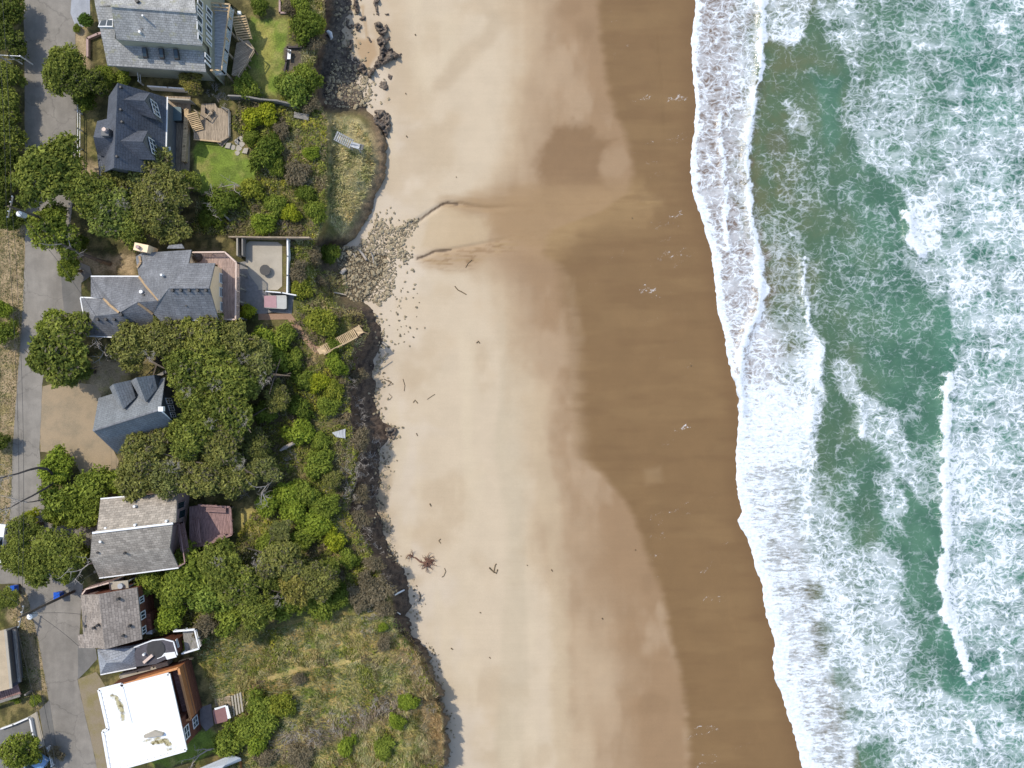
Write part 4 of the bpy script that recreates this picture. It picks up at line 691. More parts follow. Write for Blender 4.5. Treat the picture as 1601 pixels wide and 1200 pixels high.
bl = deck(h, [(270,820),(281,818),(293,884),(280,888)], 2.6, 'plum', 3.6, 1.4, .2, 'balcony'); m = rail(bl, [(271,821),(280,818.5),(289,880),(279,885)], 2.6, 1.0, 'plum', 1.6, .1, None, 0, slats=1)
gutter(h, [(279,887,3.1),(310,868,1.8)], 'white', 'stair_rail', .08)
dk = thing('plum_deck', PG(330, 825, 0), 'plum coloured wooden deck with built-in benches beside the tan house', 'deck')
deck(dk, [(296,792),(309,790),(360,793),(362,836),(318,853),(302,858),(296,840)], 1.3, 'plum', 1.3, 1.45, .35, posts=1); rail(dk, [(310,789.5),(359,792.5),(362,835.5),(318,853)], 1.3, .7, 'plum', 1.5, .16, None, 1)
for l_ in ([(322,796,1.75),(353,798,1.75)], [(322,848,1.75),(352,836,1.75)]): k = M(); k.beam(PG(*l_[0]), PG(*l_[1]), .5, .12); k.build('bench', MT['plum'], dk)
for k in range(4): m = M(); m.beam(PG(300 + k * 3.2, 812 - k * .2, 1.4 + k * .22), PG(306 + k * 2.6, 849 - k * .3, 1.4 + k * .22), .16, .08); m.build('step_rail', MT['plum'], dk)
# --- brown house
h = house('brown_roofed_house', 'house with mottled brown gable roof standing hard by the street edge', (170, 970))
roof_part(h, MT['brownroof'], [[(154,929,5.5),(164,1015,5.5),(222,999,4.1),(214,918,4.1)], [(154,929,5.5),(164,1015,5.5),(151,1013,4.6),(131,1013,3.6),(123,1013,3.3),(121,992,3.3),(130,992,3.6),(126,930,3.4)]])
walls(h, MT['brownwall'], [[(156,932,5.3),(211,921,4.0),(219,996,4.0),(165,1011,5.3),(126,1010,3.2),(124,994,3.2),(132,991,3.4),(129,933,3.3)]])
a, b = PG(211, 921, 4), PG(219, 996, 4)
for p, q in (((217,934),(225,940)), ((218.7,957.5),(227.5,965)), ((221,981),(228.5,988))): window_px(h, a, b, p, q, out=-1, bars=1, fw=.1)
m = M(); c = PG(232, 970, 1.5); m.box((c.x, c.y, G), (1.2, 1.8, 2.2), .1); k = m.build('bay', MT['brownwall'], h); m = M(); c = PG(233, 985, 1.2); m.box((c.x, c.y, G), (.7, .9, 1.2)); m.build('utility_box', MT['palebox'] if 'palebox' in MT else MT['white'], h)
for x, y, z in ((185, 936, 5.0), (193, 993, 4.8), (147, 981, 4.9), (135, 978, 4.0), (153, 977, 5.4), (203, 978, 4.6)): pipe(h, x, y, z, .25, .15)
pr = roof_part(h, MT['concrete'], [[(171,910,3.0),(200,907,3.0),(201,919,3.0),(172,922,3.0)]], 'porch_roof', .18); m = M(); c = PG(190, 915, 3.0); m.tube([c, c + Vector((0, 0, .35))], .3, 10); m.build('roof_vent', MT['metal'], pr); m = M()
for q in ((173,911),(199,909),(199,918),(174,920)): p = PG(q[0], q[1], 3); m.box((p.x, p.y, G), (.12, .12, 2.8))
m.build('porch_post', MT['white'], pr); walls(h, MT['pinkwall'], [[(128,922,3.0),(170,911,3.2),(172,924,3.2),(155,928,3.2),(130,931,2.9)]], 'entry_wall'); gutter(h, [(128,929,3.4),(134,921,3.4),(170,911,3.4)], 'peach', 'parapet', .14)

# --- low cottage
h = house('hip_roofed_cottage', 'low cottage with pale grey hip roof and dark flat extension', (210, 1025))
roof_part(h, MT['palegrey'], [[(152,1015,2.7),(166,1036,3.8),(157,1054,2.7)], [(152,1015,2.7),(208,1009,3.1),(238,1000,2.8),(237,1008,3.0),(210,1013,3.6),(190,1035,3.8),(166,1036,3.8)], [(166,1036,3.8),(190,1035,3.8),(210,1013,3.6),(213,1043,2.7),(157,1054,2.7)]], t=.15)
roof_part(h, MT['flatdark'], [[(209,1013,3.4),(237,1002,3.4),(255,1000,3.4),(272,1003,3.4),(277,1024,3.4),(258,1031,3.4),(243,1038,3.4),(213,1042,3.4)]], 'flat_roof', .2)
walls(h, MT['brownwall'], [[(155,1018,2.6),(210,1012,2.8),(254,1003,3.3),(270,1005,3.3),(275,1023,3.3),(240,1037,3.2),(211,1041,2.6),(159,1051,2.6)]]); gutter(h, [(209,1012,3.5),(238,1001,3.5),(255,999,3.5),(271,1003,3.5),(277,1024,3.5)], 'white', 'parapet', .12); gutter(h, [(157,1054.5,2.72),(213,1043.5,2.72)])
a, b = PG(270, 1005, 3.3), PG(275, 1023, 3.3); window_px(h, a, b, (274,1000), (280,1011), out=-1, fw=.12)
m = M(); m.beam(PG(224,1036,3.75), PG(238,1024,3.75), .3, .25); m.build('roof_duct', MT['peach'], h); m = M()
for pl_ in ([(244,1027,3.45),(256,1022,3.45),(258,1025,3.45),(246,1030,3.45)], [(256,1021,3.5),(273,1019,3.5),(276,1027,3.5),(261,1031,3.5)]): m.slab(PL(pl_), .1)
m.build('roof_patch', MT['white'], h); m = M(); c = PG(244, 1014.5, 3.42); m.tube([c, c + Vector((0, 0, .06))], [1.05, .95], 14); m.build('roof_drain', MT['darkmetal'], h); pipe(h, 226, 1022, 3.5, .3, .14, 'white')
bd = deck(h, [(281,992),(304,984),(311,1014),(285,1023)], 1.8, 'greywood', 2.6, 1.3, .2, 'balcony', 0); rail(bd, [(271,987),(304,984.5),(311,1014),(284,1022)], 1.8, .9, 'white', 1.2, .12, None, 1)
# --- white flat-roofed house
h = house('flat_roofed_house', 'brown-sided house under a bright white flat roof with mossy stains', (225, 1120))
rp = [(155,1078,5.0),(190,1069,5.0),(192,1072,5.0),(264,1053,5.0),(291,1172,5.0),(172,1206,5.0),(161,1143,5.0),(169,1139,5.0)]
m = M(); m.slab(PL(rp), .3); k = m.build('roof', MT['darkmetal'], h)
def membrane():
    q = np.array(rp)[:, :2]; xs = np.arange(153, 294, 1.5); ys = np.arange(1050, 1209, 1.5); X, Y = np.meshgrid(xs, ys); D = sd([tuple(p) for p in q], X, Y); f = K * (H - G - 5.03)
    st = np.maximum(.95 * sm(10, 0, pd([(176,1088),(183,1092),(190,1110),(192,1122)], X, Y)), .95 * sm(9, 0, pd([(240,1160),(258,1158),(264,1164)], X, Y)))
    st = np.maximum(st, .75 * sm(6, 0, pd([(222,1160),(232,1156),(250,1153)], X, Y))); st = np.maximum(st, .62 * sm(8, 0, pd([(285,1150),(287,1166),(262,1171)], X, Y))); st = np.maximum(st, .12 + 0 * X)
    C = np.stack([st, st, st, st], -1); n, m_ = X.shape; i = np.arange(n * m_).reshape(n, m_); okv = D < -1.2; ok = okv[1:, :-1] & okv[1:, 1:] & okv[:-1, 1:] & okv[:-1, :-1]
    qd = np.stack([i[1:, :-1], i[1:, 1:], i[:-1, 1:], i[:-1, :-1]], -1)[ok]; off = h.location; v = np.stack([(X - 800.5) * f - off.x, (600 - Y) * f - off.y, 0 * X + G + 5.03 - off.z], -1).reshape(-1, 3)
    o = link(bpy.data.objects.new('roof_membrane', np_mesh('roof_membrane', v, qd, C.reshape(-1, 4), MT['whiteroof']))); o.parent = h
membrane()
m = M(); q = PL(rp)
for u, v in zip(q, q[1:] + q[:1]): m.beam(u + Vector((0, 0, .1)), v + Vector((0, 0, .1)), .3, .14)
m.build('roof_edge', MT['white'], h); m = M(); q = PL([(190,1070,5.1),(205,1130,5.1)]); m.beam(q[0], q[1], .2, .1); m.build('roof_step', MT['white'], h)
m = M(); q = PL([(224,1150,5.45),(240,1143,5.45),(254,1147,5.45),(254,1150,5.45),(226,1154,5.45)]); m.slab(q, .4); m.build('roof_hatch', MT['concrete'], h)
walls(h, MT['brownwall'], [[(160,1082,4.75),(253,1060,4.75),(270,1128,4.75),(281,1126,4.75),(288,1169,4.75),(176,1200,4.75),(166,1142,4.75),(173,1138,4.75)]])
bl = deck(h, [(183,1073),(279,1044),(298,1124),(270,1131),(253,1062),(186,1080)], 2.2, 'plum', 3.3, .26, .2, 'balcony'); m = M(); g = M(); cp = M()
q = [PG(x, y, 3.3) for x, y in ((183,1072.5),(279,1044),(298,1124),(283,1128))]; up = lambda p, dz: p + Vector((0, 0, dz))
for u, v in zip(q, q[1:]): cp.beam(up(u, .06), up(v, .06), .24, .1); m.poly([up(u, -.05), up(v, -.05), up(v, -1.6), up(u, -1.6)]); g.poly([up(u, -1.6), up(v, -1.6), up(v, -3.4), up(u, -3.4)])
cp.build('rail_cap', MT['peachcap'], bl); m.build('parapet', MT['orange'], bl); g.build('base_wall', MT['brownwall'], h)  # base below the parapet in darker siding, its shadowed bottom put into the colour
a, b = PG(281, 1126, 4.75), PG(288, 1169, 4.75)
for p, q in (((286.5,1138),(297,1150)), ((300,1124),(310,1132))): window_px(h, a, b, p, q, out=-1, bars=1, cross=1, fw=.11)
# --- house at the street corner, partly out of the picture
h = house('tan_flat_roofed_house', 'tan flat-roofed house with a long deck rail at the street corner', (-10, 1035))
roof_part(h, MT['flattan'], [[(-90,1010,2.8),(8,984,2.8),(17,1076,2.8),(-80,1102,2.8)]], t=.3); walls(h, MT['greywall'], [[(-86,1014,2.6),(5,989,2.6),(14,1072,2.6),(-78,1096,2.6)]]); gutter(h, [(8,984,2.88),(17,1076,2.88)], 'concrete', 'roof_edge', .3)
m = M(); m.slab(PL([(9,985,1.2),(24,983,1.2),(33,1066,1.2),(20,1074,1.2)]), .2, 1.5); bl = m.build('balcony', MT['flatdark'], h); m = M(); m.beam(PG(22,985,1.9), PG(30,1066,1.9), .4, .14); m.build('rail_cap', MT['greywood'], bl)
m = M(); m.beam(PG(-60,1116,1.6), PG(31,1087,1.6), .3, .14); m.build('stair_rail', MT['greywood'], h); stairs(h, PG(30, 1076, 1.2), PG(-50, 1098, .1), 1.3, 24, 'plum'); k = M(); p = PG(33, 1090, 2); k.box((p.x, p.y, G), (.2, .2, 1.3)); k.build('post', MT['greywood'], h)
# --- roof at the bottom edge
h = house('metal_roofed_cabin', 'orange-sided cabin with pale metal hip roof at the bottom edge, below the brown scrub', (345, 1200))
roof_part(h, MT['metal'], [[(300,1206,0.9),(361,1180,1.1),(352,1196,2.0),(335,1212,2.0)], [(361,1180,1.1),(376,1185,1.1),(352,1196,2.0)], [(376,1185,1.1),(377,1189,0.9),(340,1204,1.5),(352,1196,2.0)], [(300,1206,0.9),(335,1212,2.0),(340,1204,1.5),(372,1250,0.7),(310,1260,0.7)]], t=.12)
walls(h, MT['orange'], [[(306,1207,0.8),(360,1184,0.9),(373,1188,0.8),(384,1240,0.7),(314,1256,0.7)]]); gutter(h, [(376,1186,1.0),(345,1196,1.3)], 'peach', 'fascia', .2)
# --- white roof glimpsed under the street trees
h = house('garden_shed', 'white-roofed shed half hidden among the trees below the navy house', (208, 295), 'shed')
roof_part(h, MT['white'], [[(192,276,2.9),(208,272,2.9),(214,312,2.6),(198,316,2.6)], [(208,272,2.9),(226,277,2.4),(230,310,2.2),(214,312,2.6)]], t=.1); walls(h, MT['white'], [[(194,279,2.6),(222,278,2.3),(227,308,2.2),(200,313,2.4)]])
# ------------------------------------------------------------------ vegetation
def leaf_quads(c, nrm, size, asp, rng):
    """leaf blades: centres c, facing nrm, of the given size"""
    n = len(c); t = rng.normal(size=(n, 3)); t -= nrm * (t * nrm).sum(1, keepdims=True); t /= np.linalg.norm(t, axis=1, keepdims=True) + 1e-9; b = np.cross(nrm, t)
    s = size[:, None]; q = np.stack([c - t * s, c + b * s * asp, c + t * s, c - b * s * asp], 1).reshape(-1, 3); return q, np.arange(n * 4).reshape(n, 4)
def crown_mesh(name, seed, lobes, per, leaf, flat=.62, lr=(.22, .36), pal=((.055, .078, .024), (.105, .132, .038)), spread=.8, dead=0.0, asp=.45):
    rng = np.random.RandomState(seed); V, C = [], []; pts = []
    for i in range(lobes):
        for _ in range(30):
            th = rng.rand() * 6.283; r = math.sqrt(rng.rand()) * spread * (1 + .2 * math.sin(2 * th + seed) + .17 * math.sin(3 * th + seed * 2.3) + .1 * math.sin(5 * th + seed)); p = np.array([r * math.cos(th), r * math.sin(th)])
            if all(np.linalg.norm(p - q[:2]) > .19 for q in pts): break
        rad = lr[0] + (lr[1] - lr[0]) * rng.rand() ** .8 * (1.15 - r * .35); z = flat * (math.sqrt(max(0, 1 - min(r, .98) ** 2)) - .55) + rng.uniform(-.16, .12); pts.append(np.array([p[0], p[1], z, rad]))
    for x, y, z, rad in pts:
        n = int(per * 1.25 * (rad / lr[1]) ** 2) + 12; d_ = rng.normal(size=(n, 3)); d_[:, 2] = np.where(d_[:, 2] < -.35, -d_[:, 2], d_[:, 2]); d_ /= np.linalg.norm(d_, axis=1, keepdims=True)
        tuft = d_ + .35 * np.sin(d_[:, [1, 2, 0]] * 9 + seed + x * 20); rr = rad * (.62 + .42 * rng.rand(n) ** .6); c = np.array([x, y, z]) + tuft * rr[:, None] * np.array([1, 1, .85])
        nn = d_ * .8 + rng.normal(size=(n, 3)) * .5 + np.array([0, 0, .35]); nn /= np.linalg.norm(nn, axis=1, keepdims=True)
        q, _ = leaf_quads(c, nn, leaf * (.6 + .7 * rng.rand(n)), asp, rng); V.append(q)
        k = np.clip(rng.rand() * .6 + rng.normal(size=n) * .22 + .2, 0, 1)[:, None]; col = np.array(pal[0]) * (1 - k) + np.array(pal[1]) * k; col *= (.8 + .4 * rng.rand(n, 1))
        if dead: col = np.where(rng.rand(n, 1) < dead * (1.6 * (rng.rand() < .5)), np.array([[.15, .128, .085]]) * (.7 + .6 * rng.rand(n, 1)), col)
        C.append(np.repeat(np.concatenate([col, np.ones((n, 1))], 1), 4, 0))
    V = np.concatenate(V); C = np.concatenate(C); return np_mesh(name, V, np.arange(len(V)).reshape(-1, 4), C, MT['leaf'])
def grow(p, d_, L, r, depth, out, rng, bend=.35):
    n = 3; pts = [p.copy()]; d_ = d_.normalized()
    for i in range(n):
        d_ = (d_ + Vector(rng.normal(size=3) * bend * .5)).normalized(); p = p + d_ * L / n; pts.append(p.copy())
    out.append((pts, [r, r * .8, r * .62, r * .42]))
    if depth:
        for k in range(3 if depth > 1 else 4):
            q = pts[1 + k % 3]; grow(q, (d_ * .6 + Vector(rng.normal(size=3)) * .75 + Vector((0, 0, .12))), L * rng.uniform(.45, .7), r * .5, depth - 1, out, rng, bend)
def twig_mesh(name, seed, stems=7, depth=3, r=.03, up=.55, mat='grey_bark'):
    rng = np.random.RandomState(seed); out = []
    for i in range(stems):
        th = rng.rand() * 6.283; q = math.sqrt(rng.rand()) * .55; a = th + rng.normal() * .8; grow(Vector((q * math.cos(th), q * math.sin(th), rng.rand() * .15)), Vector((math.cos(a), math.sin(a), up + rng.rand() * .8)), .5 * rng.uniform(.6, 1.2), r, depth, out, rng, .6)
    m = M()
    for pts, rr in out: m.tube(pts, rr, 3 if len(out) > 80 else 5)
    me = bpy.data.meshes.new(name); me.from_pydata([tuple(v) for v in m.v], [], m.f); me.materials.append(MT[mat]); me.update(); return me
def trunk_mesh(name, seed):
    rng = np.random.RandomState(seed); m = M(); p, d_ = Vector((0, 0, 0)), Vector((rng.uniform(-.1, .1), rng.uniform(-.1, .1), 1)); pts = [p.copy()]
    for i in range(4): d_ = (d_ + Vector((rng.uniform(-.1, .1), rng.uniform(-.1, .1), 0))).normalized(); p = p + d_ * .24; pts.append(p.copy())
    m.tube(pts, [.055, .045, .037, .028, .012], 7)
    for i in range(6):
        a = i * 1.05 + rng.rand(); q = pts[2 + i % 3]; m.tube([q, q + Vector((math.cos(a), math.sin(a), .5)) * .16, q + Vector((math.cos(a), math.sin(a), .55)) * .34], [.02, .014, .006], 5)
    me = bpy.data.meshes.new(name); me.from_pydata([tuple(v) for v in m.v], [], m.f); me.materials.append(MT['bark']); me.update(); return me
PINE = [crown_mesh('crown', 20 + i, 32, 540, .068, .62, (.13, .36), ((.085, .11, .02), (.29, .315, .06)), .82, (0, .05, .1, .02)[i]) for i in range(4)]
OLIVE = [crown_mesh('crown', 40 + i, 30, 520, .068, .55, (.12, .36), ((.105, .116, .028), (.32, .31, .085)), .85, (.04, .12, .22)[i]) for i in range(3)]
BUSH = [crown_mesh('foliage', 60 + i, 13, 420, .092, .62, (.3, .46), ((.105, .142, .02), (.30, .345, .055)), .8) for i in range(4)]
BROWN = [crown_mesh('foliage', 80 + i, 12, 260, .12, .5, (.28, .46), ((.13, .11, .065), (.28, .225, .14)), .72, 0, .25) for i in range(2)]
TOPI = crown_mesh('foliage', 90, 9, 340, .13, .9, (.42, .5), ((.05, .085, .018), (.095, .15, .03)), .5)
TWIG = [twig_mesh('twig_sprays', 100 + i, 15, 3, .02, .3) for i in range(3)]
TRUNK = [trunk_mesh('trunk', 120 + i) for i in range(3)]
KIND = {'pine': (PINE, 'tree'), 'olive': (OLIVE, 'tree'), 'bush': (BUSH, 'shrub'), 'brown': (BROWN, 'shrub'), 'twig': (TWIG, 'dead shrub'), 'snag': (TWIG, 'tree'), 'topi': ([TOPI], 'shrub')}
NAMES = {'pine': 'shore_pine', 'olive': 'shore_pine', 'bush': 'green_shrub', 'brown': 'brown_shrub', 'twig': 'dead_shrub', 'snag': 'dead_tree', 'topi': 'clipped_bush'}
TINT = {'': (1, 1, 1, 1), 'd': (.68, .72, .72, 1), 'b': (1.1, 1.14, .9, 1), 'y': (1.5, 1.34, .7, 1), 'g': (.95, 1.0, 1.15, 1), 'o': (1.25, 1.1, 1.0, 1)}
cnt = 0
def plant(px, py, r, hgt, kind, tint, label, group=None):
    global cnt
    meshes, cat = KIND[kind]; cnt += 1; tree = cat == 'tree'; zb = ground1(px, py); hgt = hgt or r * .075 * 1.1; c = P(px, py, zb + hgt * (.72 if tree else .45)); rad = r * K * (H - c.z) * 1.06
    root = thing(NAMES[kind], (c.x, c.y, zb), label, cat, group); o = link(bpy.data.objects.new(meshes[0].name.split('.')[0], meshes[cnt % len(meshes)])); o.parent = root; o.color = TINT[tint]
    o.location = (0, 0, (c.z - zb) if kind != 'twig' else .05); zr = rad if tree else min(rad, max(hgt * 1.1, .5)); o.scale = (rad * R.uniform(.84, 1.14), rad * R.uniform(.84, 1.14), zr * R.uniform(.85, 1.05)); o.rotation_euler = (0, 0, R.uniform(0, 6.28))
    if kind == 'snag': o.location = (0, 0, hgt - .8)
    if tree:
        k = link(bpy.data.objects.new('trunk', TRUNK[cnt % 3])); k.parent = root; k.location = (0, 0, -.1); k.scale = (hgt, hgt, hgt * .72)
HG, GR1, GR2, SC1, SC2 = 'tall hedge trees along the inland kerb', 'pines between the navy and the long grey house', 'pines of the grove behind the blue-grey house', 'shrubs of the scrub above the bluff', 'dead brush along the bluff edge'
